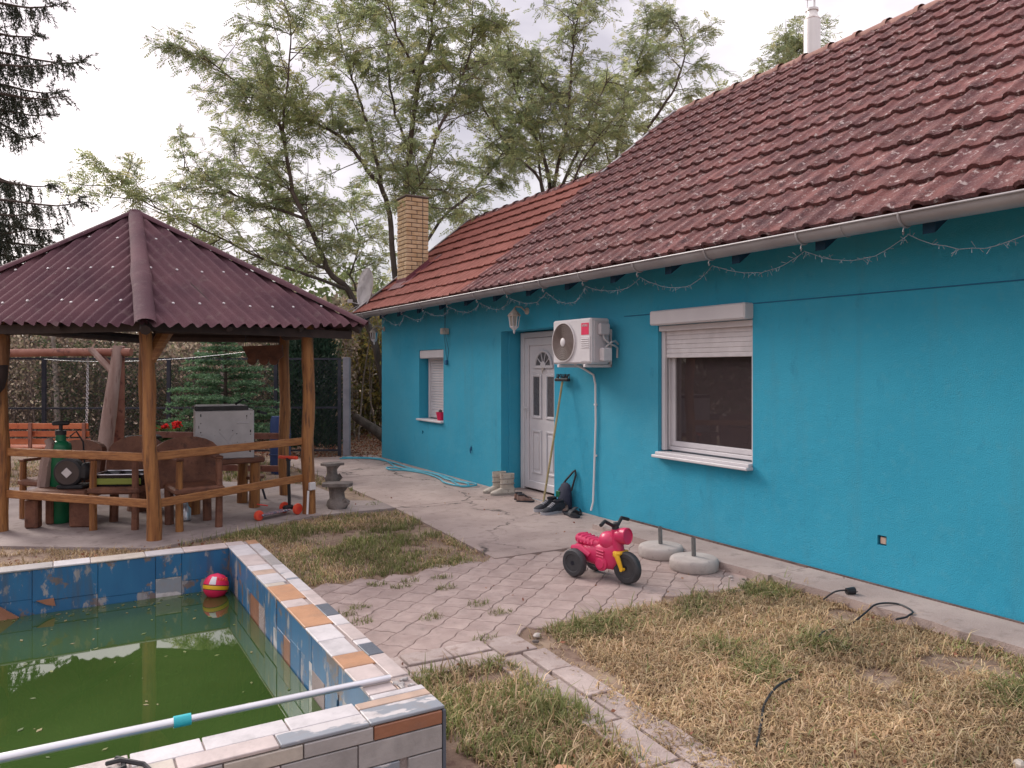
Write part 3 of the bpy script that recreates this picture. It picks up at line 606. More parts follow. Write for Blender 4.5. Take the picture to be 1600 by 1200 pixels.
# door
DX = 5.27
door = MB(); door.span(DX, DX+.06, 7.72, 8.62, .035, 1.99, .004); door = door.obj('door', M['white'], house)
b = MB(); b.span(DX-.03, DX+.05, 8.62, 8.70, .012, 2.06, .008); b.span(DX-.03, DX+.05, 7.64, 7.72, .012, 2.06, .008); b.span(DX-.03, DX+.05, 7.72, 8.62, 1.99, 2.06, .008); b.obj('frame', M['white'], door)
MB().span(DX-.03, DX+.07, 7.0, 7.638, 0, 2.07).obj('side_panel', M['wall'], door)
b = MB(); fr(b, DX-.022, DX+.002, 7.725, 8.615, .04, 1.985, .10, .008); b.obj('leaf_frame', M['white'], door)
yc = 8.17
for s_ in (-1, 1):                                     # narrow lights and lower panels
    y0, y1 = yc+s_*.165-.085, yc+s_*.165+.085
    b = MB(); fr(b, DX-.018, DX+.002, y0-.03, y1+.03, .95, 1.52, .035, .006); b.obj('moulding', M['white'], door)
    MB().span(DX-.004, DX+.002, y0+.012, y1-.012, .99, 1.48).obj('pane', M['glass_frost'], door)
    b = MB(); fr(b, DX-.014, DX+.002, y0-.03, y1+.03, .24, .80, .03, .006); b.span(DX-.010, DX+.002, y0+.03, y1-.03, .30, .74, .008); b.obj('panel', M['white'], door)
b = MB(T(DX, yc, 1.62) @ Matrix(((0, 0, -1, 0), (1, 0, 0, 0), (0, 1, 0, 0), (0, 0, 0, 1)))); n = 16
arc = [(.175*math.cos(PI*k/n), .175*math.sin(PI*k/n)) for k in range(n+1)]
b.prism(arc, -.002, .006); b.obj('pane', M['glass_frost'], door)
b = MB(T(DX-.012, yc, 1.62) @ Matrix(((0, 0, -1, 0), (1, 0, 0, 0), (0, 1, 0, 0), (0, 0, 0, 1))))
b.tube([(.19*math.cos(PI*k/n), .19*math.sin(PI*k/n), 0) for k in range(n+1)], .018, 6)
b.box((0, -.008, 0), (.46, .035, .026)); b.prism([(.06*math.cos(PI*k/8), .06*math.sin(PI*k/8)) for k in range(9)], -.01, .01)
for k in range(1, 5): b.tube([(.05*math.cos(PI*k/5), .05*math.sin(PI*k/5), 0), (.18*math.cos(PI*k/5), .18*math.sin(PI*k/5), 0)], .007, 5)
b.obj('arched_moulding', M['white'], door, smooth=True)
b = MB(); b.lathe([(.001, 0), (.022, .004), (.018, .012), (.001, .016)], 12, T(DX-.016, yc, 1.585) @ RY(-PI/2)); b.tube([(DX-.02, yc, 1.575), (DX-.03, yc-.004, 1.545), (DX-.026, yc, 1.525)], [.006, .008, .003], 6); b.obj('knocker', M['lantern'], door, smooth=True)
b = MB(); b.span(DX-.030, DX-.021, 8.555, 8.585, .93, 1.15, .004); b.tube([(DX-.03, 8.57, 1.08), (DX-.07, 8.57, 1.08), (DX-.072, 8.55, 1.08), (DX-.068, 8.45, 1.078)], .009, 6); b.obj('handle', M['white'], door, smooth=True)

# roof ------------------------------------------------------------
b = MB(); cs = 1/math.sqrt(1+SL*SL); sn = SL*cs
for y0, y1, rx in ((YN-.3, VB, RXN), (VB, VF, RXF)):
    bx = 2*rx-EX
    b.add([(EX+.04, y1, zr(EX+.04)-.055), (EX+.04, y0, zr(EX+.04)-.055), (rx, y0, zr(rx)-.055), (rx, y1, zr(rx)-.055), (bx, y0, EZ-.055), (bx, y1, EZ-.055),
           (EX+.04, y1, zr(EX+.04)-.085), (EX+.04, y0, zr(EX+.04)-.085), (rx, y0, zr(rx)-.085), (rx, y1, zr(rx)-.085), (bx, y0, EZ-.085), (bx, y1, EZ-.085)],
          [(0, 1, 2, 3), (3, 2, 4, 5), (9, 8, 7, 6), (11, 10, 8, 9), (6, 7, 1, 0), (0, 3, 9, 6), (3, 5, 11, 9), (1, 7, 8, 2), (2, 8, 10, 4), (5, 4, 10, 11)])
roof = b.obj('roof', M['tile_new'], house)
TW = .2
def tile_mesh(kind):
    if kind == 'old': pr = [(-.1, .003), (-.09, .017), (-.066, .026), (-.040, .019), (-.025, .004), (.03, .001), (.06, .007), (.099, .002)]; th = .032
    else: pr = [(-.1, .002), (-.092, .012), (-.075, .014), (-.06, .004), (-.01, .0), (.0, .006), (.01, .0), (.099, .001)]; th = .020
    b = MB(); n = len(pr); L = .40
    b.add([(x, 0, z+.042-th) for x, z in pr] + [(x, -.004, z+.040) for x, z in pr] + [(x, .012, z+.044) for x, z in pr] + [(x, L, z+.002) for x, z in pr],
          [(r*n+k, r*n+k+1, (r+1)*n+k+1, (r+1)*n+k) for r in range(3) for k in range(n-1)])
    return b.mesh('roof_tile', M['tile_old'] if kind == 'old' else M['tile_new'], smooth=50)
TM = {'old': tile_mesh('old'), 'new': tile_mesh('new')}
RB = Matrix(((0, cs, -sn, 0), (-1, 0, 0, 0), (0, sn, cs, 0), (0, 0, 0, 1)))
Fv, Rv = Vector((math.sin(rad(YAW)), math.cos(rad(YAW)), 0)), Vector((math.cos(rad(YAW)), -math.sin(rad(YAW)), 0))
cand = []
for kind, y0, y1, rx in (('old', YN-.3, VB, RXN), ('new', VB, VF, RXF)):
    SLn = (rx-EX)/cs; rows = round(SLn/.342); ex = SLn/rows; cols = int((y1-y0)/TW+.5)
    for r in range(rows):
        for c_ in range(cols):
            y = y1-.1-c_*TW
            if kind == 'new' and 12.36 < y < 12.86 and 5.14 < EX+(r+.5)*ex*cs < 5.62: continue
            k2 = kind
            p = Vector((EX, y, EZ)) + Vector((cs, 0, sn))*(r*ex)
            v = p-Vector((0, 0, 1.58)); d = v.dot(Fv); sc = 0
            if d > .5:
                u, w = v.dot(Rv)/d, v.z/d; n_ = v.normalized().dot(Vector((-sn, 0, cs)))
                if abs(u) < .70 and w < .50: sc = 1/d**2*max(-n_, 0.02) if n_ < 0 else 1/d**2*.02
            cand.append((sc, k2, p))
order = sorted(range(len(cand)), key=lambda i: -cand[i][0]); single = set(order[:300])
rest = MB(); V0 = {k: ([v.co.copy() for v in m.vertices], [tuple(p.vertices) for p in m.polygons]) for k, m in TM.items()}
for i, (sc, kind, p) in enumerate(cand):
    jit = T(0, random.uniform(-.008, .008), random.uniform(-.003, .006)) @ RZ(rad(random.uniform(-1.6, 1.6))) @ RX(rad(random.uniform(-.5, .7)))
    Mt = T(*p) @ RB @ jit
    if i in single: inst('roof_tile', TM[kind], roof, Mt)
    else: rest.mi = 0 if kind == 'old' else 1; rest.add(V0[kind][0], V0[kind][1], Mt)
me_rest = rest.obj('roof_tiles', [M['tile_old'], M['tile_new']], roof); tag(me_rest, kind='stuff')
# ridge caps
def cap_mesh(L, r0, r1, m):
    b = MB(RX(-PI/2) @ Matrix()); b.M = RX(-PI/2)
    pr = [(r0, 0), (r0, .05), (r0-.012, .055), (r1, L)]
    b.lathe(pr, 10, a0=PI*1.0, a1=PI*2.0) if False else None
    vs = []; n = 10
    b = MB()
    for r_, yy in ((r0+.014, 0), (r0+.014, .055), (r0, .06), (r1, L)):
        for k in range(n+1): a = PI*k/n; vs.append((r_*1.15*math.cos(a), yy, r_*math.sin(a)))
    b.add(vs, [(j*(n+1)+k, (j+1)*(n+1)+k, (j+1)*(n+1)+k+1, j*(n+1)+k+1) for j in range(3) for k in range(n)])
    return b.mesh('ridge_tile', m, smooth=True)
cm = cap_mesh(.42, .098, .085, M['ridge'])
y = YN-.3
while y < VB-.2: inst('ridge_tile', cm, roof, T(RXN, y, zr(RXN)-.045) @ RZ(rad(random.uniform(-1, 1)))); y += .385
cm2 = cap_mesh(.40, .082, .075, M['tile_old']); y = VB+.02
while y < VF-.3: inst('ridge_tile', cm2, roof, T(RXF, y, zr(RXF)-.045)); y += .365
# metal verge trims, barge boards
for yv, rx in ((VF, RXF), (VB, RXN)):
    b = MB(); 
    for x0, x1 in (((EX, rx), (2*rx-EX, rx)) if True else ()):
        z0, z1 = EZ, zr(rx); d = Vector((x1-x0, 0, z1-z0)).normalized(); nn = Vector((-d.z, 0, d.x)) if d.x > 0 else Vector((d.z, 0, -d.x))
        if yv == VB and x0 < rx: x0, z0 = RXF-.1, zr(RXF-.1)
        p0, p1 = Vector((x0, 0, z0)), Vector((x1, 0, z1))
        for (oy0, oy1, h0, h1) in ((-.05, .02, .045, .056), (.012, .02, -.10, .045)):
            q = [p0+nn*h0, p1+nn*h0, p1+nn*h1, p0+nn*h1]
            b.add([(v.x, yv+oy0, v.z) for v in q] + [(v.x, yv+oy1, v.z) for v in q], [(0, 1, 2, 3), (7, 6, 5, 4), (0, 4, 5, 1), (2, 6, 7, 3), (1, 5, 6, 2), (3, 7, 4, 0)])
    b.obj('verge_trim', M['zinc'], roof)
# rafter tails and eave board
b = MB().span(4.965, 4.98, YN, YF, 2.60, 2.80); 
rm = MB().add([(EX+.02, -.04, zr(EX+.02)-.09), (EX+.02, .04, zr(EX+.02)-.09), (XW+.02, .04, zr(XW+.02)-.09), (XW+.02, -.04, zr(XW+.02)-.09),
               (EX+.02, -.04, zr(EX+.02)-.17), (EX+.02, .04, zr(EX+.02)-.17), (XW+.02, .04, zr(XW+.02)-.22), (XW+.02, -.04, zr(XW+.02)-.22)], [(0, 1, 2, 3), (7, 6, 5, 4), (0, 4, 5, 1), (1, 5, 6, 2), (2, 6, 7, 3), (3, 7, 4, 0)]).mesh('rafter_tail', M['wall_trim'])
y = 12.9
while y > YN: inst('rafter_tail', rm, roof, T(0, y, 0)); y -= .78
# gutter
b = MB(); n = 12; gx, gz, gr = 4.50, 2.535, .072
secs = []
for yy in (VF-.02, YN-.3):
    secs.append([(gx+gr*math.cos(PI+PI*k/n), yy, gz+gr*math.sin(PI+PI*k/n)) for k in range(n+1)])
vs = secs[0]+secs[1]; b.add(vs, [(k, k+1, n+2+k, n+1+k) for k in range(n)])
b.add([(p[0]*1+(p[0]-gx)*-.05, p[1], p[2]+.003) for p in vs], [(n+1+k, n+2+k, k+1, k) for k in range(n)])
b.tube([(gx-gr-.004, VF-.02, gz), (gx-gr-.004, YN-.3, gz)], .008, 8); b.add([secs[0][k] for k in range(n+1)], [tuple(range(n+1))])
gut = b.obj('gutter', M['zinc'], roof if False else house, smooth=True)
BRY = [12.6, 11.77, 10.96, 10.17, 9.36, 8.50, 7.75, 6.97, 6.24, 5.40, 4.51, 3.62, 2.86, 2.0, 1.15, .3]
bm = MB(); bm.tube([(gx+(gr+.005)*math.cos(PI*.97+PI*1.03*k/12), 0, gz+(gr+.005)*math.sin(PI*.97+PI*1.03*k/12)) for k in range(13)], .008, 5); bm.tube([(gx-gr*.2, 0, gz-gr), (gx-gr*.35, 0, gz-gr-.035), (gx-gr*.1, .01, gz-gr-.05), (gx+gr*.1, .015, gz-gr-.03)], .004, 5)
bm = bm.mesh('bracket', M['zinc'], smooth=True)
for y in BRY: inst('bracket', bm, gut, T(0, y, 0))
for y in (7.3, 3.27): MB().tube([(gx+(gr+.003)*math.cos(PI+PI*k/12), y, gz+(gr+.003)*math.sin(PI+PI*k/12)) for k in range(13)], .004, 4).obj('joint', M['zinc'], gut)

# brick chimney
cx0, cx1, cy0, cy1 = 5.16, 5.58, 12.40, 12.82
ch = MB(); ch.span(cx0+.012, cx1-.012, cy0+.012, cy1-.012, 2.7, 4.585); chim = ch.obj('chimney', M['mortar'], house)
bl = MB().cbox((0, 0, 0), (.198, .10, .063), .006).mesh('brick', M['brick']); bs = MB().cbox((0, 0, 0), (.096, .10, .063), .006).mesh('brick', M['brick'])
zz = 2.90; k = 0
while zz < 4.55:
    for side in range(4):
        Ms = T((cx0+cx1)/2, (cy0+cy1)/2, zz) @ RZ(side*PI/2)
        order2 = [(bl, .198), (bs, .096)] if k % 2 else [(bs, .096), (bl, .198)]
        xx = -.21
        for me_, ln in order2:
            x_c = xx+ln/2
            if (Ms @ Vector((x_c, -.16, 0))).z > zr((Ms @ Vector((x_c, -.16, 0))).x)-.12: inst('brick', me_, chim, Ms @ T(x_c, -.16+random.uniform(-.002, .002), 0))
            xx += ln+.012
    zz += .0745; k += 1
b = MB(); b.cbox(((cx0+cx1)/2, (cy0+cy1)/2, 4.60), (.45, .45, .03), .008); b.obj('cap', M['mortar'], chim)
b = MB()
e_ = .012
for (xa, ya, xb, yb) in ((cx0-e_, cy0-e_, cx1+e_, cy0-e_), (cx0-e_, cy1+e_, cx0-e_, cy0-e_), (cx1+e_, cy0-e_, cx1+e_, cy1+e_)):
    b.add([(xa, ya, zr(xa)+.0), (xb, yb, zr(xb)+.0), (xb, yb, zr(xb)+.13), (xa, ya, zr(xa)+.13)], [(0, 1, 2, 3)])
b.add([(cx0-.16, cy0-.16, zr(cx0-.16)+.055), (cx1+.2, cy0-.16, zr(cx1+.2)+.055), (cx1+.2, cy0-e_, zr(cx1+.2)+.06), (cx0-.16, cy0-e_, zr(cx0-.16)+.06), (cx0-.16, cy1+.1, zr(cx0-.16)+.06), (cx0-e_, cy1+.1, zr(cx0)+.06), (cx0-e_, cy0-e_, zr(cx0)+.06)], [(0, 1, 2, 3), (0, 3, 6, 5, 4)])
b.obj('flashing', M['flash'], chim)
# stainless flue
b = MB(T(8.95, 7.05, 0)); b.lathe([(.112, 4.6), (.112, 6.36), (.108, 6.40), (.112, 6.405), (.108, 6.41), (.072, 6.47), (.072, 6.52), (.085, 6.525), (.085, 6.555), (.001, 6.56)], 20); flue = b.obj('flue', M['steel'], house, smooth=True)
b = MB(T(8.95, 7.05, 0)); 
for k in range(3): b.tube([(.06*math.cos(k*2.1), .06*math.sin(k*2.1), 6.54), (.06*math.cos(k*2.1), .06*math.sin(k*2.1), 6.78)], .006, 5)
b.lathe([(.13, 6.74), (.001, 6.83)], 16); b.lathe([(.001, 6.735), (.13, 6.739)], 16); b.obj('rain_cap', M['steel'], flue, smooth=True)

# ------------------------------------------------------------------ things on the house
ac = thing('air_conditioner', 'white air conditioner outdoor unit with round fan on the blue wall', 'air conditioner', (4.76, 6.66, 1.62))
ax0, ax1, ay0, ay1, az0, az1 = 4.635, 4.88, 6.315, 7.01, 1.635, 2.105
b = MB(); b.cbox(((ax0+ax1)/2, (ay0+ay1)/2, (az0+az1)/2), (ax1-ax0, ay1-ay0, az1-az0), .018); b.obj('casing', M['white'], ac)
FM = T(ax0-.001, 6.80, 1.868) @ RY(-PI/2)
FM = T(ax0-.002, 6.795, 1.868) @ Matrix(((0, 0, -1, 0), (1, 0, 0, 0), (0, 1, 0, 0), (0, 0, 0, 1)))
b = MB(FM); b.lathe([(.001, .001), (.198, .001)], 32); b.obj('fan_well', M['fangrey'], ac)
b = MB(FM)
for k in range(9): b.torus(.05+.0185*k, .0048, 36, 5, T(0, 0, .010))
for k in range(12): a = 2*PI*k/12; b.tube([(.04*math.cos(a), .04*math.sin(a), .006), (.12*math.cos(a+.35), .12*math.sin(a+.35), .007), (.198*math.cos(a+.6), .198*math.sin(a+.6), .006)], .0035, 4)
b.obj('fan_grille', mat('grille_grey', (.26, .205, .19), rough=.5), ac, smooth=True)
b = MB(FM); b.torus(.207, .009, 40, 6, T(0, 0, .004)); b.lathe([(.043, .004), (.043, .016), (.036, .02), (.001, .021)], 24); b.obj('fan_ring', M['white'], ac, smooth=True)
lab = MB(); lab.span(ax0-.003, ax0+.002, 6.345, 6.475, 1.935, 2.055); lab = lab.obj('red_label', M['label_red'], ac)
def text(txt, size, Mt, m, parent, name='lettering', ext=.001):
    cu = bpy.data.curves.new('t', 'FONT'); cu.body = txt; cu.size = size; cu.extrude = ext; cu.align_x = 'CENTER'; cu.align_y = 'CENTER'
    o = bpy.data.objects.new('t', cu); C.objects.link(o); bpy.context.view_layer.update()
    me = bpy.data.meshes.new_from_object(o.evaluated_get(bpy.context.evaluated_depsgraph_get())); bpy.data.objects.remove(o)
    me.name = name; me.materials.clear(); me.materials.append(m); return inst(name, me, parent, Mt)
WT = Matrix(((0, 0, -1, 0), (-1, 0, 0, 0), (0, 1, 0, 0), (0, 0, 0, 1)))
text('VIVAX', .036, T(ax0-.005, 6.41, 2.028) @ WT, M['white'], lab)
b = MB(); b.span(ax0-.004, ax0+.002, 6.325, 6.485, 1.66, 1.915, .002)
for k in range(5): b.span(ax0-.010, ax0-.002, 6.345, 6.47, 1.80+k*.022, 1.808+k*.022, .002)
b.obj('front_panel', M['white'], ac)
b = MB(); b.span(4.68, 4.86, ay0-.006, ay0+.004, 1.65, 2.08, .004); b.obj('service_panel', M['ac_side'], ac)
b = MB(); b.span(4.72, 4.85, ay0-.05, ay0-.004, 1.93, 2.05, .012); b.obj('terminal_cover', M['ac_side'], ac)
b = MB(); b.span(4.735, 4.86, ay0-.075, ay0-.004, 1.66, 1.80, .014); b.obj('valve_cover', M['white_dull'], ac)
b = MB(); b.tube([(4.77, ay0-.03, 1.935), (4.77, ay0-.05, 1.89), (4.82, ay0-.075, 1.84), (4.90, ay0-.06, 1.82), (4.955, ay0-.03, 1.80), (4.975, ay0, 1.70)], .011, 6); b.tube([(4.80, ay0-.03, 1.80), (4.84, ay0-.08, 1.86), (4.91, ay0-.05, 1.87), (4.97, ay0-.02, 1.84)], .012, 6); b.obj('pipes', M['mould'], ac, smooth=True)
b = MB()
for y in (6.42, 6.90): b = MB(); b.span(4.63, 4.975, y-.018, y+.018, 1.60, 1.632, .004); b.span(4.955, 4.978, y-.018, y+.018, 1.60, 2.0, .004); b.obj('bracket', M['white_dull'], ac)
b = MB(); b.tube([(4.80, 6.84, 1.635), (4.90, 6.80, 1.585), (4.955, 6.70, 1.52), (4.963, 6.675, 1.42), (4.963, 6.668, 1.0), (4.963, 6.70, .4), (4.955, 6.705, .15), (4.93, 6.71, .055)], .011, 8)
for z in (1.2, .65): b.box((4.968, 6.68, z), (.02, .035, .02))
tag(b.obj('drain_tube', M['pvc_white'], at=(4.93, 6.71, 0), smooth=True), 'thin white drain tube running down the wall from the air conditioner', 'tube')

def lantern(y, label):
    t = thing('wall_lantern', label, 'lantern', (XW, y, 2.2), group='lanterns on the blue wall')
    px, pz = XW-.19, 2.27
    b = MB(); b.lathe([(.001, -.0), (.045, .0), (.04, .018), (.02, .03), (.001, .03)], 14, T(XW-.001, y, 2.30) @ RY(-PI/2)); b.tube([(XW-.02, y, 2.29), (XW-.09, y, 2.345), (XW-.16, y, 2.35), (px, y, 2.325), (px, y, 2.30)], .011, 7); b.obj('arm', M['lantern'], t, smooth=True)
    b = MB(T(px, y, 0)); b.lathe([(.012, 2.32), (.03, 2.30), (.075, 2.255), (.088, 2.235), (.078, 2.228), (.001, 2.228)], 8); b.obj('roof', M['lantern'], t)
    b = MB(T(px, y, 0)); b.lathe([(.068, 2.228), (.05, 2.105), (.001, 2.10)], 8); b.obj('glass', M['lglass'], t)
    b = MB(T(px, y, 0))
    for k in range(8): a = 2*PI*k/8; b.tube([(.070*math.cos(a), .070*math.sin(a), 2.23), (.052*math.cos(a), .052*math.sin(a), 2.10)], .005, 4)
    b.lathe([(.054, 2.108), (.058, 2.10), (.035, 2.075), (.012, 2.055), (.016, 2.04), (.004, 2.015), (.001, 2.01)], 8); b.obj('cage', M['white_dull'], t)
lantern(8.10, 'white glass lantern on an arm above the house door'); lantern(12.98, 'white lantern at the far corner of the blue house')
# string lights along the eave
b = MB(); pts = []
for i in range(len(BRY)-1):
    y0, y1 = BRY[i], BRY[i+1]; sag = random.uniform(.08, .13) if y0 > 8 else random.uniform(.08, .15); L = []
    for q in range(13):
        t_ = q/12; L.append(Vector((gx+.02+.06*math.sin(PI*t_), y0+(y1-y0)*t_, gz-gr-.05-sag*4*t_*(1-t_)+random.uniform(-.006, .006))))
    b.tube(L, .0019, 4, cap=False)
    for q in range(34):
        t_ = random.random(); k = min(int(t_*12), 11); p = L[k].lerp(L[k+1], t_*12-k); d = Vector((random.uniform(-.5, .5), random.uniform(-.8, .8), random.uniform(-1, .5))).normalized()*random.uniform(.02, .055)
        b.tube([p, p+d], [.001, .0019], 3)
tag(b.obj('string_lights', M['lights'], at=(gx, 7, gz)), 'clear string of fairy lights hanging in swags under the gutter', 'string lights')
# small box on the wall with two thin wires and a clamp
t = thing('wall_sensor', 'small beige box with thin wires beside the shuttered window', 'sensor', (XW, 10.36, 2.1))
b = MB(); b.span(XW-.12, XW-.005, 10.31, 10.39, 2.10, 2.19, .01); b.obj('case', M['lantern'], t)
b = MB(); b.tube([(XW-.06, 10.36, 2.19), (XW-.06, 10.36, 2.64)], .003, 4); b.tube([(XW-.06, 10.33, 2.19), (XW-.05, 10.33, 2.64)], .003, 4); b.tube([(XW-.06, 10.37, 2.10), (XW-.01, 10.38, 1.72)], .003, 4); b.tube([(XW-.06, 10.33, 2.10), (XW-.01, 10.31, 1.85), (XW-.01, 10.37, 1.72)], .003, 4); b.obj('wire', M['iron'], t)
b = MB(); b.span(XW-.04, XW, 10.35, 10.41, 1.65, 1.72, .008); b.obj('switch', M['tape'], t)
# satellite dish on the far gable
t = thing('satellite_dish', 'grey satellite dish behind the far end of the tiled roof', 'satellite dish', (4.93, 13.4, 2.6))
DM = T(4.87, 13.50, 3.07) @ RZ(rad(3)) @ RY(rad(-84)) 
b = MB(DM); n = 9; pr = [(.36*k/n if k else .001, .07*(k/n)**2) for k in range(n+1)]; b.lathe(pr, 28); b.lathe([(.36, .07), (.366, .074), (.36, .062), (.001, -.008)], 28); b.obj('dish', M['white_dull'], t, smooth=True)
b = MB(); b.tube([(4.87, 13.50, 3.07), (4.95, 13.50, 2.95), (5.02, 13.30, 2.75), (5.05, 13.12, 2.7)], .02, 7); b.tube([(4.84, 13.5, 2.74), (4.55, 13.52, 2.80)], .01, 6); b.box((4.53, 13.52, 2.82), (.08, .05, .06)); b.obj('mount', M['mould'], t, smooth=True)
# ------------------------------------------------------------------ gazebo
gaz = thing('gazebo', 'rustic log gazebo with maroon corrugated tent roof and plank rails', 'gazebo', (.9, 9.4, 0))
APX = Vector((.72, 9.55, 3.315))
COR = [Vector(p) for p in ((.626, 7.28, 1.985), (2.90, 8.28, 2.085), (2.72, 10.6, 2.09), (.15, 11.35, 2.13), (-1.37, 9.45, 2.07))]
lam, amp = .135, .025
for i in range(5):
    A, B = COR[i], COR[(i+1) % 5]; ev = (B-A); W_ = ev.length; ex = ev.normalized()
    ap = APX-A; s0 = ap.dot(ex); foot = A+ex*s0; up = (APX-foot); H_ = up.length; uy = up.normalized(); nz = ex.cross(uy).normalized()
    b = MB(); n = int(W_/lam*6); colv = []
    for k in range(n+1):
        u = W_*k/n; t_ = u/s0 if u < s0 else (W_-u)/(W_-s0); hm = H_*max(t_, 0)
        zc = amp*math.cos(2*PI*u/lam+i); over = .03*math.sin(int(u/.93)*2.1+i)
        colv.append([A+ex*u+uy*(max(-.05-over, -.05) + (hm+.05)*j/5)+nz*(zc+.008*math.sin(u*3+j)*(1 if j else 0)) for j in range(6)])
    vs = [p for c_ in colv for p in c_]
    fs = [(k*6+j, (k+1)*6+j, (k+1)*6+j+1, k*6+j+1) for k in range(n) for j in range(5)]
    b.add(vs, fs); b.obj('roof_sheet', M['onduline'], gaz, smooth=60)
    # screws with pale washers
    b = MB()
    for rr, st in ((.13, .27), (.42, .30), (.72, .30)):
        q = 0; u = .12+rr*.3
        while u < W_-.1:
            t_ = u/s0 if u < s0 else (W_-u)/(W_-s0)
            if H_*t_ > rr*H_+.05:
                uu = round(u/lam)*lam-i*lam/(2*PI); p = A+ex*uu+uy*(rr*H_+random.uniform(-.03, .03))+nz*(amp+.006)
                b.lathe([(.013, -.006), (.013, .002), (.006, .006), (.001, .007)], 7, Matrix.Translation(p) @ nz.to_track_quat('Z', 'Y').to_matrix().to_4x4())
            u += st*random.uniform(.8, 1.2)
    tag(b.obj('roof_screws', M['white'], gaz), kind='stuff')
for i in range(5):                                    # hip caps
    A = COR[i]; d = (APX-A).normalized(); sd = d.cross(Vector((0, 0, 1))).normalized(); nn = sd.cross(d).normalized(); b = MB(); rings = []
    L = (APX-A).length
    for q in range(9):
        p = A-d*.06+d*(L+.08)*q/8; w = .088-.016*q/8
        if q in (3,): w += .012
        rings.append([p+sd*(w*math.cos(PI*k/8))+nn*(.012+w*.62*math.sin(PI*k/8)) for k in range(9)])
    vs = [p for r in rings for p in r]; b.add(vs, [(q*9+k, q*9+k+1, q*9+10+k, q*9+9+k) for q in range(8) for k in range(8)]); b.obj('hip_cap', M['onduline'], gaz, smooth=True)
POSTS = [(.742, 7.767, .012, .05), (2.33, 8.36, 0, 0), (2.42, 9.76, 0, 0), (.93, 11.0, 0, 0), (-.50, 8.98, .0, 0)]
POSTS[3] = (.93, 10.95, 0, 0)
for i, (x, y, lx, ly) in enumerate(POSTS):
    b = MB(); pts = []; rr = []; dx, dy = ((-.07, .03) if i == 0 else (0, 0))
    for q in range(11):
        t_ = q/10; pts.append((x+dx*t_+.012*math.sin(q*1.1+i), y+dy*t_+.012*math.cos(q*.9+i), -.02+2.08*t_)); rr.append((.070-.008*t_)*(1+.05*math.sin(q*2.3+i*1.7)) if i else (.066-.012*t_)*(1+.06*math.sin(q*2.1)))
    b.tube(pts, rr, 14); b.obj('post', M['log'], gaz, smooth=True)
ZB = 1.975
for i in range(5):
    a, c_ = POSTS[i], POSTS[(i+1) % 5]; o_ = Vector((0, 0, 0))
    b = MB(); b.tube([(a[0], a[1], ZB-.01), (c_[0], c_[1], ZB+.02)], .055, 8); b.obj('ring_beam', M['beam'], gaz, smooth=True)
    A, B = COR[i], COR[(i+1) % 5]; b = MB(); cen = Vector((.9, 9.4, 0)); 
    p0, p1 = A.lerp(cen+Vector((0, 0, A.z)), .05), B.lerp(cen+Vector((0, 0, B.z)), .05)
    d = (p1-p0)
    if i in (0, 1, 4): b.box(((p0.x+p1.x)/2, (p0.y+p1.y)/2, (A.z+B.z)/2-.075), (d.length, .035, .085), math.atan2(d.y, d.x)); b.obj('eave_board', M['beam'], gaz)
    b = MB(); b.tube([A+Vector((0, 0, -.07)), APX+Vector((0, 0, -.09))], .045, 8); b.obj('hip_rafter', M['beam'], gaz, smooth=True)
    for f_ in (.33, .67):
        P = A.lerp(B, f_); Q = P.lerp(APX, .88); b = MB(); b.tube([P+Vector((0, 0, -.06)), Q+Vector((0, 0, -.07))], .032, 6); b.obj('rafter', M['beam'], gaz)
b = MB(); b.tube([(.705, 7.80, 1.66), (.86, 7.90, 1.95)], [.055, .07], 8); b.obj('brace', M['plank'], gaz, smooth=True)
def rail(a, c_, z0, z1, m, ins=.0, th=.032, h=.078):
    a, c_ = Vector((a[0], a[1], 0)), Vector((c_[0], c_[1], 0)); d = (c_-a); n_ = Vector((d.y, -d.x, 0)).normalized()*ins; L = d.length
    b = MB(T(*((a+c_)/2+n_)) @ RZ(math.atan2(d.y, d.x)) @ T(0, 0, (z0+z1)/2) @ RY(-math.atan2(z1-z0, L))); b.cbox((0, 0, 0), (L, th, h), .006); b.obj('rail', m, gaz)
P0, P1, P2, P3, P4 = POSTS
rail(P4, P0, .775, .765, M['plank'], -.02); rail(P4, P0, .365, .335, M['plank'], -.02)
rail(P0, P1, .775, .80, M['plank'], -.02); rail(P0, P1, .335, .40, M['plank'], -.02)
rail(P2, P3, .74, .74, M['redlog']); rail(P2, P3, .33, .33, M['redlog'])
b = MB(); b.cbox((2.345, 8.262, .315), (.075, .04, .085), .008, rad(20)); b.obj('junction_box', M['white_dull'], gaz)
b = MB(); b.tube([(2.30, 8.25, .27), (2.285, 8.235, .02)], .012, 6); b.obj('conduit', M['pvc_white'], gaz)
# planter hanging at the left post, carved sign hanging by the rear post
t = thing('hanging_planter', 'dark round planter hanging at the left gazebo post', 'planter', (-.56, 8.72, 1.35))
b = MB(T(-.56, 8.72, 0)); b.lathe([(.001, 1.34), (.06, 1.345), (.10, 1.40), (.125, 1.50), (.13, 1.62), (.12, 1.62), (.11, 1.58), (.001, 1.57)], 16); b.obj('bowl', M['beam'], t, smooth=True)
b = MB(); b.tube([(-.56, 8.72, 1.57), (-.52, 8.90, 1.97)], .006, 5); b.obj('hanger', M['iron'], t)
t = thing('carved_sign', 'dark wooden wagon shaped carving hanging beside the rear gazebo post', 'carving', (2.12, 9.62, 1.7))
SM = T(2.12, 9.62, 1.76) @ RZ(rad(-25)) @ RX(PI/2)
b = MB(SM); b.prism([(-.24, .10), (.24, .12), (.25, -.02), (.20, -.06), (-.16, -.06), (-.19, .0)], -.02, .02); b.obj('board', M['darkwood'], t)
b = MB(SM)
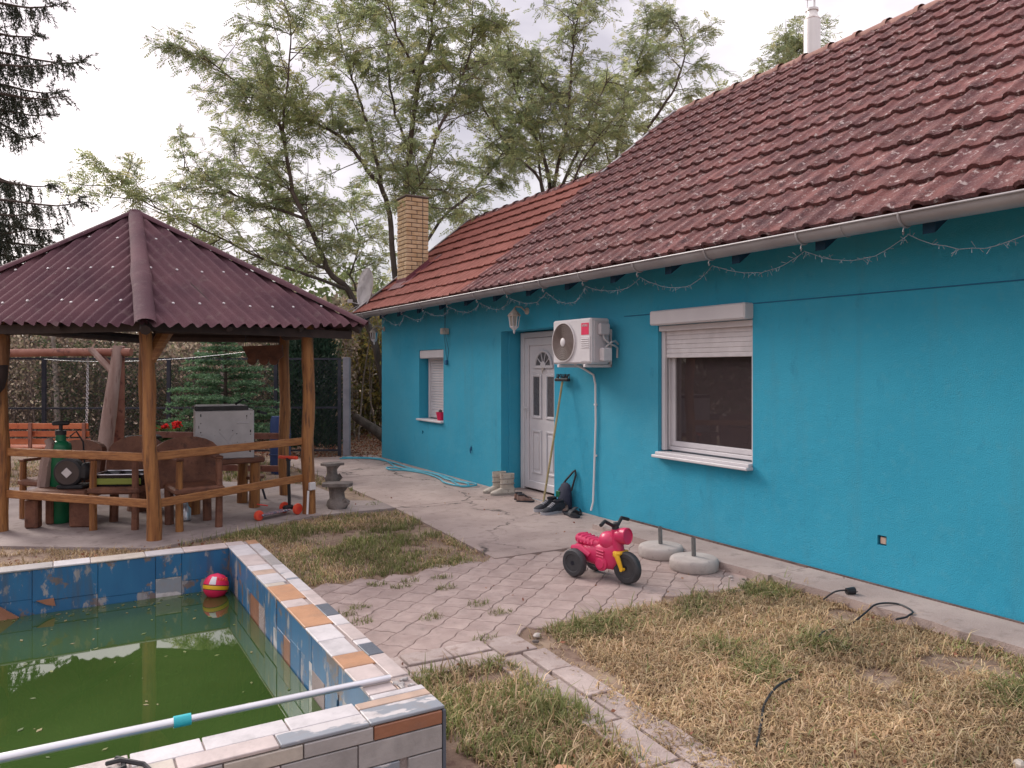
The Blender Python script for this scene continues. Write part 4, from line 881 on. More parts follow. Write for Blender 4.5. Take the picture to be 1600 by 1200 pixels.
for x_ in (-.12, .02, .14): b.lathe([(.055, -.025), (.055, .025), (.02, .03), (.001, .03)], 14, T(x_, -.075, 0))
b.obj('wheels', M['darkwood'], t); b = MB(SM); b.tube([(-.2, .1, 0), (-.2, .28, 0)], .004, 4); b.tube([(.2, .12, 0), (.2, .28, 0)], .004, 4); b.obj('hanger', M['iron'], t)

# ------------------------------------------------------------------ things in the gazebo
def armchair(loc, rz, label, wd=.40, backw=.58, zt=.88, arm=.68):
    t = thing('log_chair', label, 'chair', (*loc, .006), rz, 'rough log chairs in the gazebo'); B = lambda: MB(wm(t))
    for s_ in (-1, 1):
        b = B(); b.tube([(s_*wd/2, -.22, 0), (s_*wd/2*1.02, -.22, .35), (s_*wd/2, -.22, arm)], [.038, .034, .032], 8); b.obj('leg', M['darkwood'] if s_ > 0 else M['log'], t, smooth=True)
        b = B(); b.tube([(s_*wd/2, .20, 0), (s_*wd/2, .22, .40)], [.045, .045], 8); b.obj('leg', M['darkwood'], t, smooth=True)
        b = B(); b.cbox((s_*wd/2, 0, arm+.015), (.075, .50, .03), .008); b.obj('armrest', M['darkwood'], t)
    b = B(); b.cbox((0, -.01, .385), (wd+.10, .50, .07), .02); b.obj('seat', M['darkwood'], t)
    b = B(); pl = [(-backw/2, .36), (backw/2*.96, .36), (backw/2, .62)] + [(backw/2*math.cos(a)*1.0, .70+(zt-.70)*math.sin(a)) for a in [PI*k/10 for k in range(11)]] + [(-backw/2*1.02, .6)]
    b.prism(pl, -.03, .03, T(0, .235, 0) @ RX(rad(84))); b.obj('backrest', M['darkwood'], t)
    return t
armchair((.555, 8.66), rad(-28), 'dark log chair with a black pan, left of the front gazebo post', .40, .60)
armchair((1.155, 8.30), rad(6), 'dark log chair with broad rounded back, right of the front gazebo post', .37, .66)
armchair((-.02, 9.55), rad(-52), 'dark log chair with slanting back at the left, below the swing seat', .48, .62, .80, .60)
# low bench with tools at the left
t = thing('log_bench', 'low dark log bench carrying a grinder at the left of the gazebo', 'bench', (.03, 8.92, .006), rad(-30)); B = lambda: MB(wm(t))
b = B(); b.cbox((0, 0, .335), (.62, .34, .09), .02); b.obj('seat', M['darkwood'], t)
for x_, y_, w_ in ((-.26, -.08, .13), (.20, -.02, .24), (-.20, .12, .08)):
    b = B(); b.cbox((x_, y_, .146), (w_, .10, .292), .015); b.obj('leg', M['darkwood'], t)
b = B(); b.tube([(-.27, .1, .38), (-.25, .12, .62), (-.20, .13, .80), (-.24, .13, .86)], [.06, .06, .055, .04], 8); b.obj('arm_post', M['greywood'], t, smooth=True)
t = thing('bench_grinder', 'grey bench grinder with white square on its round cover, on the low bench', 'grinder', (.11, 8.88, .387), rad(-28)); B = lambda: MB(wm(t))
b = B(); b.cbox((0, .02, .02), (.26, .2, .04), .01); b.obj('base', M['black'], t)
b = B(); b.lathe([(.125, -.05), (.14, -.03), (.14, .05), (.12, .065)], 24, T(-.02, -.02, .165) @ RX(PI/2)); b.cbox((.13, .0, .17), (.10, .15, .17), .03); b.obj('housing', M['black'], t, smooth=True)
b = B(); b.lathe([(.001, .066), (.118, .066), (.118, .05)], 24, T(-.02, -.02, .165) @ RX(PI/2)); b.obj('wheel', M['fangrey'], t)
b = B(); b.cbox((-.02, -.092, .165), (.075, .006, .075), .002, 0, T(-.02, -.092, .165) @ RY(PI/4) @ T(.02, .092, -.165)); b.obj('square_label', M['white'], t)
t = thing('pump_sprayer', 'green garden pump sprayer standing behind the grinder', 'sprayer', (.0, 9.16, .006)); B = lambda: MB(wm(t))
b = B(); b.lathe([(.085, 0), (.10, .02), (.10, .78), (.092, .81), (.05, .84), (.045, .93), (.001, .93)], 20); b.obj('tank', M['green'], t, smooth=True)
b = B(); b.lathe([(.052, .90), (.052, .945), (.018, .95), (.018, 1.0), (.001, 1.0)], 14); b.cbox((0, 0, 1.02), (.16, .035, .045), .012); b.obj('pump_handle', M['black'], t, smooth=True)
b = B(); b.tube([(.08, 0, .88), (.14, 0, .93), (.20, -.02, .82), (.22, -.04, .5), (.20, -.06, .3)], .009, 6); b.obj('hose', M['black'], t, smooth=True)
t = thing('roasting_pan', 'shiny black rectangular pan with green side on the log chair seat', 'pan', (.555, 8.62, .427), rad(-26)); B = lambda: MB(wm(t))
b = B(); w_, d_ = .235, .16
o1 = [(-w_*.9, -d_*.9), (w_*.9, -d_*.9), (w_*.9, d_*.9), (-w_*.9, d_*.9)]; o2 = [(x/.9, y/.9) for x, y in o1]; i2 = [(x*.97, y*.96) for x, y in o2]; i1 = [(x*.97, y*.96) for x, y in o1]
b.add([(x, y, 0) for x, y in o1] + [(x, y, .115) for x, y in o2] + [(x, y, .115) for x, y in i2] + [(x, y, .05) for x, y in i1], [(3, 2, 1, 0)] + [(r*4+k, r*4+(k+1) % 4, r*4+4+(k+1) % 4, r*4+4+k) for r in range(3) for k in range(4)] + [(12, 13, 14, 15)]); b.obj('tray', M['blackgloss'], t)
b = B(); b.cbox((0, -d_-.002, .05), (w_*1.85, .012, .06), .004); b.obj('side', M['lime'], t)
b = B(); fr_ = [(-w_, -d_), (w_, -d_), (w_, d_), (-w_, d_), (-w_, -d_)]; b.tube([(x, y, .117) for x, y in fr_], .006, 6); b.obj('rim', M['alu'], t)
# log table with a stripped stove on it
t = thing('log_table', 'low rough log table under the stripped grey stove', 'table', (1.55, 9.20, .006), rad(8)); B = lambda: MB(wm(t))
b = B(); b.cbox((0, 0, .545), (.86, .56, .06), .015); b.obj('top', M['darkwood'], t)
for x_ in (-.33, .33):
    for y_ in (-.2, .2): b = B(); b.tube([(x_, y_, 0), (x_+.01, y_, .515)], [.062, .056], 10); b.obj('leg', M['log'], t, smooth=True)
t = thing('stove', 'stripped grey sheet metal stove standing on the log table', 'stove', (1.60, 9.22, .581), rad(-6)); B = lambda: MB(wm(t))
b = B(); b.cbox((0, 0, .27), (.62, .46, .54), .008); b.obj('body', M['mould'], t)
b = B(); b.cbox((-.03, 0, .565), (.56, .47, .045), .004); b.obj('top_frame', M['black'], t); b = B(); b.span(-.29, .2, -.2, .2, .588, .594)
b.v = [wm(t).inverted() @ v for v in b.v]; b.v = [wm(t) @ v for v in b.v]; b.obj('top_plate', M['mould'], t)
b = B(); b.cbox((.25, -.05, .60), (.13, .05, .03), .005, .7, RY(.3)); b.tube([(.12, -.1, .60), (.2, -.12, .66), (.26, -.05, .63)], .012, 6); b.obj('hinge', M['black'], t)
b = B()
for q in range(22): x_ = random.choice((-.27, -.25, .2, .23, .27, random.uniform(-.2, .2))); z_ = random.uniform(.06, .5); b.box((x_, -.232, z_), (random.choice((.006, .012)), .004, random.choice((.008, .03))))
b.box((.265, -.232, .12), (.022, .004, .10)); b.obj('slots', M['black'], t)
b = B(); b.tube([(-.06, -.232, .3), (.10, -.232, .1)], .003, 4); b.tube([(.10, -.232, .3), (-.04, -.232, .08)], .003, 4); b.obj('pressed_crease', M['ac_side'], t)
b = B(); b.cbox((.19, -.235, .40), (.13, .008, .018), .003); b.obj('strip', M['ac_side'], t)
t = thing('stool', 'small dark three legged stool on the gazebo floor', 'stool', (1.98, 9.50, .006)); B = lambda: MB(wm(t))
b = B(); b.lathe([(.001, .27), (.13, .27), (.145, .285), (.14, .305), (.001, .31)], 18); b.obj('seat', M['darkwood'], t, smooth=True)
for k in range(3): a = k*2.09+.3; b = B(); b.tube([(.17*math.cos(a), .17*math.sin(a), 0), (.08*math.cos(a), .08*math.sin(a), .28)], .014, 6); b.obj('leg', M['iron'], t)
b = MB(T(.80, 9.32, 0)); b.cbox((0, 0, .74), (.36, .30, .16), .05); b.cbox((0, 0, .66), (.38, .05, .02), .005)
t = thing('storage_crate', 'dark crate standing on a stump behind the front gazebo post', 'crate', (.80, 9.55, .006)); B = lambda: MB(wm(t))
b = B(); b.lathe([(.17, 0), (.15, .1), (.145, .62), (.001, .62)], 14); b.obj('stump', M['darkwood'], t, smooth=True); b = B(); b.cbox((0, 0, .71), (.34, .28, .18), .03); b.obj('box', M['black'], t); b = B(); b.cbox((0, 0, .812), (.36, .3, .025), .008); b.obj('lid', M['crate_lid'], t)
# white cloth-like bag / bottle on the floor under chair
b = MB(T(1.12, 8.62, .006)); b.lathe([(.04, 0), (.055, .01), (.055, .12), (.03, .15), (.022, .19), (.001, .19)], 12); tag(b.obj('bottle', M['alu'], at=(1.12, 8.62, .006), smooth=True), 'silver bottle on the gazebo floor under the broad backed chair', 'bottle')

# scooter
t = thing('kick_scooter', 'childs three wheeled kick scooter with red wheels beside the gazebo', 'scooter', (1.98, 8.33, .006), math.atan2(8.42-8.17, 2.19-1.76)); B = lambda: MB(wm(t))
wh = MB(); wh.lathe([(.012, -.014), (.040, -.016), (.052, -.010), (.055, 0), (.052, .010), (.040, .016), (.012, .014)], 20); 
def wheel(x, y, r=.055, w=1.0):
    Mw = wm(t) @ T(x, y, r) @ RX(PI/2) @ Matrix.Diagonal((r/.055, r/.055, w, 1)); b = MB(Mw); b.lathe([(.012, -.014), (.036, -.016), (.050, -.012), (.055, 0), (.050, .012), (.036, .016), (.012, .014)], 20); o = b.obj('wheel', M['orange'], t, smooth=True)
    b = MB(Mw); b.lathe([(.001, -.018), (.024, -.018), (.024, .018), (.001, .018)], 14); b.obj('hub', M['red'], o)
wheel(-.24, 0, .055, 1.5); wheel(.21, -.10, .062, 1.4); wheel(.21, .10, .062, 1.4)
b = B(); b.cbox((-.03, 0, .055), (.40, .095, .022), .01); b.obj('deck', mat('printed_deck', (.35, .18, .2), (.12, .12, .18), 28, lo=.45, hi=.55, rough=.4, c3=(.7, .7, .7), s3=40), t)
b = B(); b.tube([(.21, -.10, .062), (.21, .10, .062)], .012, 6); b.cbox((.17, 0, .075), (.12, .07, .05), .015); b.obj('front_axle', M['black'], t)
b = B(); b.cbox((-.225, 0, .105), (.11, .06, .012), .004, 0, RY(.25)); b.obj('mudguard', M['red'], t)
b = B(); b.tube([(.19, 0, .08), (.17, 0, .60)], .017, 8); b.tube([(.175, 0, .58), (.172, 0, .615)], .026, 8); b.obj('stem', M['black'], t, smooth=True)
b = B(); b.tube([(.17, -.13, .62), (.17, .13, .615)], .019, 8); b.obj('handlebar', M['orange'], t, smooth=True)

# cast stone pedestals
def pedestal(loc, rz, s_, label):
    t = thing('stone_pedestal', label, 'pedestal', loc, rz, 'cast stone pedestals by the gazebo'); Mx = wm(t) @ Matrix.Diagonal((s_, s_, s_, 1))
    b = MB(Mx); b.prism([(-.20, -.14), (.17, -.16), (.22, -.05), (.21, .13), (-.12, .16), (-.22, .06)], .33, .375); b.obj('top_slab', M['stone'], t)
    b = MB(Mx); rings = []
    for z, w, d, o in ((0, .13, .11, 0), (.05, .15, .12, 0), (.11, .15, .10, .02), (.15, .10, .08, 0), (.24, .10, .08, -.01), (.30, .13, .10, .01), (.335, .17, .12, .02)):
        rings.append([(o+w*math.cos(2*PI*k/14)*(1+.12*math.sin(k*2.7+z*9)), d*math.sin(2*PI*k/14)*(1+.1*math.cos(k*1.9)), z) for k in range(14)])
    b.loft(rings); b.obj('column', M['stone'], t, smooth=60)
    b = MB(Mx); b.tube([(.03, -.06, .05), (.13, -.06, .14), (.16, -.06, .09), (.08, -.06, .02)], .03, 8); b.obj('scroll', M['stone'], t, smooth=True)
pedestal((2.70, 8.50, .004), rad(-25), .78, 'grey cast stone pedestal table beside the right gazebo post'); pedestal((3.28, 10.55, 0), rad(10), .72, 'small pale stone pedestal behind the right gazebo post')

# ------------------------------------------------------------------ swing behind the gazebo
t = thing('garden_swing', 'log framed garden swing with orange slatted seat behind the gazebo', 'swing', (-.3, 12.9, 0)); DA = math.atan2(-.55, .95)
SW = T(.76, 12.62, 0) @ RZ(PI+DA-rad(-0))                       # local +x runs along the beam to the left
B = lambda: MB(SW)
b = B(); b.tube([(-.15, 0, 1.83), (.8, .01, 1.83), (1.8, .0, 1.815), (3.4, 0, 1.80)], [.062, .06, .062, .06], 10); b.obj('beam', M['redlog'], t, smooth=True)
for x_ in (.03, 3.2):
    for s_ in (-1, 1): b = B(); b.tube([(x_+.16, .20*s_, -.02), (x_+.08, .12*s_, .9), (x_, .02*s_, 1.92)], [.105, .10, .07], 10); b.obj('leg', M['greywood' if s_ > 0 else 'redlog'], t, smooth=True)
    b = B(); sx_ = 1 if x_ < 1 else -1; b.tube([(x_, .07, 1.48), (x_+.38*sx_, .06, 1.88)], [.05, .045], 8); b.obj('brace', M['greywood'], t, smooth=True)
    b = B(); b.tube([(x_, -.07, 1.48), (x_+.38*sx_, -.06, 1.86)], [.045, .045], 8); b.obj('brace', M['redlog'], t, smooth=True)
for k in range(3): b = B(); b.cbox((1.28, .05-.03*k, .75-.115*k), (1.66, .025, .085), .006, 0, RX(0)); b.obj('slat', M['orange_slat'], t)
for k in range(4): b = B(); b.cbox((1.28, -.08-.11*k, .42), (1.66, .09, .025), .006); b.obj('seat_slat', M['orange_slat'], t)
for x_ in (.5, 1.28, 2.06): b = B(); b.cbox((x_, .075, .58), (.05, .03, .44), .005); b.cbox((x_, -.22, .395), (.05, .50, .03), .005); b.obj('seat_frame', M['redlog'], t)
for x_ in (.48, 2.08):
    b = B()
    for k in range(34): b.torus(.017, .0045, 8, 4, T(x_, .0+.0012*k, 1.78-.031*k) @ RZ(PI/2*(k % 2)) @ RX(PI/2))
    b.obj('chain', M['alu'], t)
# ------------------------------------------------------------------ toy motorbike
t = thing('toy_motorbike', 'pink plastic ride on motorbike with black wheels and yellow fork on the pavers', 'toy motorbike', (3.55, 4.66, 0), math.atan2(-.42, .10)); B = lambda: MB(wm(t))
def ring(x, z, w, h, n=16, e=2.6):
    r = []
    for k in range(n):
        a = 2*PI*k/n; c_, s_ = math.cos(a), math.sin(a)
        r.append((x, w*math.copysign(abs(c_)**(2/e), c_), z+h*math.copysign(abs(s_)**(2/e), s_)))
    return r
b = B(); b.loft([ring(-.27, .19, .035, .02), ring(-.24, .19, .075, .05), ring(-.16, .175, .085, .075), ring(-.06, .175, .075, .085), ring(.02, .175, .07, .10), ring(.10, .19, .06, .11), ring(.15, .215, .045, .08)]); b.obj('body', M['pink'], t, smooth=True)
b = B(); b.loft([ring(-.25, .275, .05, .02), ring(-.235, .275, .068, .036), ring(-.15, .262, .07, .034), ring(-.06, .25, .06, .034), ring(-.03, .25, .04, .025)]); 
for k in range(5): b.tube([(-.21+.035*k, -.069, .25), (-.215+.035*k, -.05, .302-.006*k), (-.215+.035*k, .05, .302-.006*k), (-.21+.035*k, .069, .25)], .009, 6)
b.obj('seat', M['pink'], t, smooth=True)
b = B(); b.ball((.045, 0, .29), .085, 12, None, (1.0, .85, .85)); b.obj('tank', M['pink'], t, smooth=True)
for s_ in (-1, 1):
    b = B(); b.lathe([(.001, .012), (.035, .012), (.04, .0), (.055, -.004), (.058, -.02)], 16, T(.02, s_*.075, .125) @ RX(-s_*PI/2))
    for k in range(3): b.tube([(-.02, s_*.072, .18+k*.022), (.05, s_*.072, .175+k*.022)], .007, 5)
    b.obj('engine_cover', M['pink'], t, smooth=True)
    b = B(); b.tube([(-.26, s_*.07, .20), (-.17, s_*.085, .215), (-.08, s_*.08, .17)], [.02, .03, .02], 8); b.obj('rear_fender', M['pink'], t, smooth=True)
b = B(); b.tube([(.13, 0, .22), (.115, 0, .385)], [.05, .042], 12); b.obj('head_tube', M['pink'], t, smooth=True)
b = B(); b.lathe([(.001, -.05), (.05, -.045), (.062, .01), (.062, .045), (.054, .05), (.050, .040), (.001, .036)], 20, T(.175, 0, .345) @ RY(PI/2-.1)); b.obj('headlight', M['pink'], t, smooth=True)
b = B(); b.tube([(.14, -.055, .215), (.165, -.055, .20), (.20, -.05, .11)], [.02, .02, .014], 8); b.tube([(.14, .055, .215), (.165, .055, .20), (.20, .05, .11)], [.02, .02, .014], 8); b.cbox((.155, 0, .22), (.07, .13, .03), .012); b.lathe([(.001, .066), (.012, .066), (.012, -.066), (.001, -.066)], 10, T(.205, 0, .108) @ RX(PI/2)); b.obj('fork', M['yellow'], t, smooth=True)
b = B(); b.tube([(.10, -.165, .435), (.085, -.10, .455), (.105, -.03, .415), (.105, .03, .415), (.085, .10, .455), (.10, .165, .435)], .014, 8); b.tube([(.108, 0, .37), (.103, 0, .425)], [.03, .025], 10); b.cbox((.11, 0, .425), (.04, .05, .025), .008); b.obj('handlebar', M['black'], t, smooth=True)
def twheel(x, y, r, w):
    Mw = wm(t) @ T(x, y, r) @ RX(PI/2); b = MB(Mw); b.lathe([(r*.62, -w*.4), (r*.66, -w*.5), (r*.9, -w*.5), (r, -w*.3), (r, w*.3), (r*.9, w*.5), (r*.66, w*.5), (r*.62, w*.4)], 26); o = b.obj('wheel', M['rubber'], t, smooth=True)
    b = MB(Mw); b.lathe([(.001, -w*.25), (r*.63, -w*.2), (r*.63, w*.2), (.001, w*.25)], 22)
    for s_ in (-1, 1):
        for k in range(5): a = 2*PI*k/5; b.cbox((r*.36*math.cos(a), r*.36*math.sin(a), s_*w*.26), (r*.5, r*.16, w*.2), .004, a)
        b.lathe([(r*.16, -w*.44), (r*.16, w*.44)], 12)
    b.obj('hub', mat('dark_hub', (.035, .038, .055), rough=.4), o)
twheel(-.19, -.125, .105, .065); twheel(-.19, .125, .105, .065); twheel(.215, 0, .117, .06)
b = B(); b.tube([(-.19, -.1, .105), (-.19, .1, .105)], .012, 6); b.obj('axle', M['black'], t)

# parasol bases
for x, y, r, lab in ((4.34, 4.53, .192, 'round cement parasol base with steel tube, nearer the camera'), (4.40, 4.99, .188, 'round cement parasol base with steel tube, nearer the toy motorbike')):
    t = thing('parasol_base', lab, 'parasol base', (x, y, 0), 0, 'cement parasol bases'); B = lambda: MB(wm(t)); zb = -.006
    b = B(); b.lathe([(r*.95, zb), (r, zb+.012), (r*1.0, .060), (r*.975, .076), (r*.92, .086), (r*.84, .090), (r*.3, .096), (.001, .097)], 32); b.obj('disc', M['cement'], t, smooth=True)
    b = B(); b.lathe([(.018, .10), (.018, .245), (.0145, .245), (.0145, .12)], 14, RX(rad(2)) @ RY(rad(-4))); b.obj('tube', mat('galvanised_tube', (.15, .15, .15), (.21, .21, .205), 20, rough=.5, metal=.3), t, smooth=True)

# broom leaning on the wall, head up
t = thing('broom', 'push broom with bamboo handle leaning head up against the blue wall', 'broom', (4.70, 7.30, 0)); 
h0, h1 = Vector((4.66, 7.26, .012)), Vector((4.915, 7.235, 1.44))
MB().tube([h0, h0.lerp(h1, .5)+Vector((.006, .004, 0)), h1], .0125, 8).obj('handle', mat('bamboo', (.34, .26, .12), (.42, .34, .18), 8, rough=.5, c3=(.24, .17, .08), s3=20), t, smooth=True)
b = MB(T(*h1) @ RZ(rad(5))); b.cbox((.0, 0, .02), (.05, .235, .035), .008); b.obj('head', M['black'], t)
b = MB(T(*h1) @ RZ(rad(5)))
for k in range(26): y_ = -.11+.22*k/25; b.tube([(.0+random.uniform(-.018, .018), y_, .035), (.012+random.uniform(-.02, .02), y_*1.06, .085)], .005, 4)
b.obj('bristles', M['black'], t)

# footwear by the door
def shoe(name, label, loc, rz, L, mats, kind='shoe', group='shoes and boots by the door', tilt=0):
    t = thing(name, label, 'shoe' if kind != 'boot' else 'boot', loc, rz, group); Mx = wm(t) @ RX(tilt); W_ = L*.19
    out = [(-.48, .62), (-.35, .78), (-.1, .70), (.15, .92), (.33, .95), (.45, .65), (.5, .2)]
    poly = [(x*L, w*W_) for x, w in out] + [(x*L, -w*W_) for x, w in reversed(out)]
    b = MB(Mx); b.prism(poly, 0, L*.085); b.obj('sole', mats[0], t, smooth=30)
    if kind == 'slide':
        b = MB(Mx); b.loft([[(x*L, W_*1.0*math.cos(PI*k/8), L*.07+L*.20*math.sin(PI*k/8)) for k in range(9)] for x in (.0, .12, .26)], cap=False); b.loft([[(x*L, W_*.9*math.cos(PI*k/8), L*.07+L*.18*math.sin(PI*k/8)) for k in range(9)] for x in (.26, .12, .0)], cap=False); b.obj('strap', mats[1], t, smooth=True); return t
    rg = []
    for x, w, z in ((-.47, .45, .26), (-.42, .72, .36), (-.25, .76, .38), (-.08, .70, .34), (.05, .72, .29), (.2, .85, .22), (.35, .85, .17), (.46, .55, .13), (.49, .2, .10)):
        rg.append([(x*L, w*W_*math.cos(PI*k/8), L*.07+(z-.07)*L*math.sin(PI*k/8)**.6) for k in range(9)])
    b = MB(Mx); b.loft(rg); b.obj('upper', mats[1], t, smooth=True)
    if kind == 'boot':
        b = MB(Mx); n = 16; rr = [[(-.18*L+(.27*L+o)*math.cos(2*PI*k/n), (W_*.82+o)*math.sin(2*PI*k/n), z*L) for k in range(n)] for z, o in ((.22, 0), (.45, .0), (.62, .004), (.80, .008), (.805, .0), (.5, -.008))]
        b.loft(rr, cap=False); b.obj('shaft', mats[1], t, smooth=True)
        for z in (.42, .62): b = MB(Mx); b.tube([(-.18*L+.285*L*math.cos(2*PI*k/14), W_*.87*math.sin(2*PI*k/14), z*L) for k in range(15)], .008, 5); b.obj('strap', mats[0], t)
    else:
        b = MB(Mx); n = 12; b.tube([(-.24*L+.17*L*math.cos(2*PI*k/n), W_*.52*math.sin(2*PI*k/n), L*.385) for k in range(n+1)], .010, 6); b.obj('collar', mats[2], t, smooth=True)
        b = MB(Mx)
        for k in range(4): b.tube([(L*(.0+.055*k), -W_*.42, L*(.305-.03*k)), (L*(.015+.055*k), 0, L*(.335-.035*k)), (L*(.0+.055*k), W_*.42, L*(.305-.03*k))], .006, 5)
        b.obj('laces', mats[3] if len(mats) > 3 else mats[0], t)
    return t
BT = mat('beige_boot', (.42, .37, .31), (.50, .45, .39), 12, c3=(.28, .24, .2), s3=25, rough=.7); BS = mat('boot_sole', (.30, .27, .24), rough=.8)
BRN = mat('brown_leather', (.15, .075, .055), (.26, .17, .14), 14, rough=.6); SOL = mat('grey_sole', (.34, .34, .37), rough=.6)
BLK = mat('black_mesh', (.018, .018, .022), (.035, .035, .045), 30, rough=.7)
shoe('boot', 'pale beige ankle boot by the door recess, nearer the camera', (4.80, 8.40, .0), rad(172), .33, (BS, BT), 'boot'); shoe('boot', 'pale beige ankle boot by the door recess, half hidden behind the other', (4.80, 8.60, .0), rad(178), .33, (BS, BT), 'boot')
shoe('shoe', 'small brown shoe beside the door, nearer the camera', (4.78, 7.82, 0), rad(-40), .22, (BLK, BRN, BLK)); shoe('shoe', 'small brown shoe beside the door, behind the other brown one', (4.83, 7.96, 0), rad(-30), .22, (BLK, BRN, BLK))
shoe('sneaker', 'black sneaker with thick grey sole at the foot of the broom', (4.66, 7.04, 0), rad(190), .34, (SOL, BLK, BLK)); shoe('sneaker', 'black sneaker behind the foot of the broom', (4.70, 7.24, 0), rad(188), .34, (SOL, BLK, BLK))
shoe('sandal', 'flat black sandal lying nearest the drain tube', (4.74, 6.80, 0), rad(262), .28, (BLK, BLK), 'slide'); shoe('sandal', 'flat black sandal lying between sneaker and wall', (4.86, 6.90, 0), rad(250), .28, (BLK, BLK), 'slide')
shoe('sneaker', 'dark shoe squeezed between the bag and the wall', (4.86, 7.10, 0), rad(230), .28, (BLK, BRN, BLK))
t = thing('bag', 'slumped dark blue bag with strap standing against the wall', 'bag', (4.89, 7.16, 0)); 
b = MB(T(4.90, 7.17, 0)); rg = []
for z, w, d, o in ((0.0, .10, .055, 0), (.03, .12, .065, 0), (.12, .115, .06, 0), (.22, .10, .045, .01), (.28, .075, .03, .018), (.30, .03, .012, .02)): rg.append([(o+d*math.cos(2*PI*k/14), w*math.sin(2*PI*k/14)*(1+.08*math.sin(3*k+z*20)), z) for k in range(14)])
b.loft(rg); b.obj('body', mat('navy_cloth', (.018, .022, .045), (.03, .035, .06), 20, rough=.85), t, smooth=True)
b = MB(); b.tube([(4.88, 7.26, .20), (4.93, 7.18, .33), (4.955, 7.08, .43), (4.96, 7.05, .45), (4.955, 7.03, .40), (4.93, 7.08, .22)], .012, 6); b.obj('strap', M['black'], t, smooth=True)
MB().cbox((4.85, 7.23, .17), (.01, .06, .07), .003, .2).obj('patch', M['green'], t)

# blue hose along the wall
b = MB(); H_ = [(4.30, 13.25), (4.62, 12.98), (4.80, 12.60), (4.70, 11.9), (4.62, 11.35), (4.74, 10.9), (4.80, 10.4), (4.72, 9.85), (4.80, 9.42), (4.72, 9.20), (4.58, 9.28), (4.55, 9.6), (4.66, 10.0), (4.72, 10.6), (4.60, 11.1), (4.42, 11.25), (4.46, 11.5), (4.62, 11.3), (4.83, 10.7), (4.86, 10.1), (4.80, 9.6), (4.85, 9.25), (4.78, 9.12), (4.62, 9.18), (4.68, 9.5), (4.80, 10.2), (4.74, 11.2), (4.78, 12.0), (4.72, 12.8), (4.45, 13.05), (4.2, 13.1)]
def crv(P, m=6):
    out = []; P = [Vector((*p, 0)) if len(p) == 2 else Vector(p) for p in P]
    for i in range(len(P)-1):
        a, b_, c_, d = P[max(i-1, 0)], P[i], P[i+1], P[min(i+2, len(P)-1)]
        for q in range(m):
            s_ = q/m; out.append(.5*((2*b_)+(c_-a)*s_+(2*a-5*b_+4*c_-d)*s_**2+(3*b_-a-3*c_+d)*s_**3))
    return out+[P[-1]]
hp = crv(H_); hp = [(p.x, p.y, .014+.006*math.sin(i*.21)+.006) for i, p in enumerate(hp)]; b.tube(hp, .0115, 7)
tag(b.obj('garden_hose', M['hose'], at=(4.7, 11, 0), smooth=True), 'light blue garden hose looped on the path along the house', 'hose')
# cable in the dry grass, plug and loop on the cement strip
b = MB(); cpts = crv([(2.497, 2.241, .02), (2.697, 2.392, .018), (2.838, 2.497, .028), (3.033, 2.59, .035), (3.229, 2.655, .018), (3.5, 2.80, -.012), (3.816, 2.956, .03), (3.95, 3.01, .025), (4.2, 3.05, -.01), (4.40, 3.07, .03), (4.528, 3.073, .068), (4.66, 3.026, .064), (4.631, 2.921, .064), (4.551, 2.85, .064), (4.42, 2.87, .055)], 5)
b.tube([(p[0], p[1], p[2]-.010 if p[1] < 3.03 and p[0] < 4.5 else p[2]) for p in cpts], .006, 6); tag(b.obj('power_cable', M['black'], at=(3.5, 2.8, 0), smooth=True), 'black power cable snaking through the dry grass', 'cable')
b = MB(); b.tube(crv([(4.46, 3.42, .02), (4.50, 3.37, .075), (4.56, 3.345, .085), (4.60, 3.33, .08)]), .006, 6); b.tube([(4.585, 3.335, .078), (4.64, 3.315, .078)], [.022, .026], 10); b.tube([(4.64, 3.31, .07), (4.665, 3.305, .07)], .003, 4)
tag(b.obj('plug', M['black'], at=(4.6, 3.33, .05), smooth=True), 'black plug with cord end lying on the cement strip', 'plug')
# flower pot on the small sill
t = thing('flower_pot', 'small red flower pot on the sill of the shuttered window', 'flower pot', (5.06, 10.80, .792)); B = lambda: MB(wm(t))
b = B(); b.lathe([(.045, 0), (.065, .11), (.07, .112), (.07, .125), (.06, .125), (.055, .10), (.001, .10)], 18); b.obj('pot', M['label_red'], t, smooth=True)
b = B(); b.ball((0, 0, .14), .028, 7); b.ball((.02, .015, .13), .018, 6); b.obj('plant', M['stone'], t, smooth=True)
# pot plant behind the big window
t = thing('house_plant', 'broad leaved pot plant behind the big window pane', 'plant', (5.43, 5.20, .80)); B = lambda: MB(wm(t))
b = B(); b.lathe([(.06, 0), (.085, .13), (.08, .13), (.001, .11)], 16); b.obj('pot', M['tile_white'], t, smooth=True)
b = B(); b.tube([(0, 0, .1), (.01, .02, .3), (0, 0, .5)], .008, 6); b.obj('stem', M['twig'], t)
PLM = mat('house_leaf', (.55, .58, .38), (.65, .66, .46), 8, rough=.5); b = B()
for k in range(11):
    a = k*2.4; z0 = .24+.04*k; L = .22; d = Vector((math.cos(a), math.sin(a), .35)).normalized(); s_ = d.cross(Vector((0, 0, 1))).normalized(); p = Vector((0, 0, z0)); pts = []
    for q in range(6): tt = q/5; c_ = p+d*(.05+L*tt)+Vector((0, 0, -.10*tt*tt)); w = .042*math.sin(PI*min(tt*.92+.06, 1)); pts += [c_-s_*w, c_+s_*w]
    b.add(pts, [(2*q, 2*q+1, 2*q+3, 2*q+2) for q in range(5)])
b.obj('leaf_cluster', PLM, t, smooth=True)
MB().span(5.16, 5.62, 4.4, 5.9, .77, .80).obj('inner_sill', M['white_dull'], house)

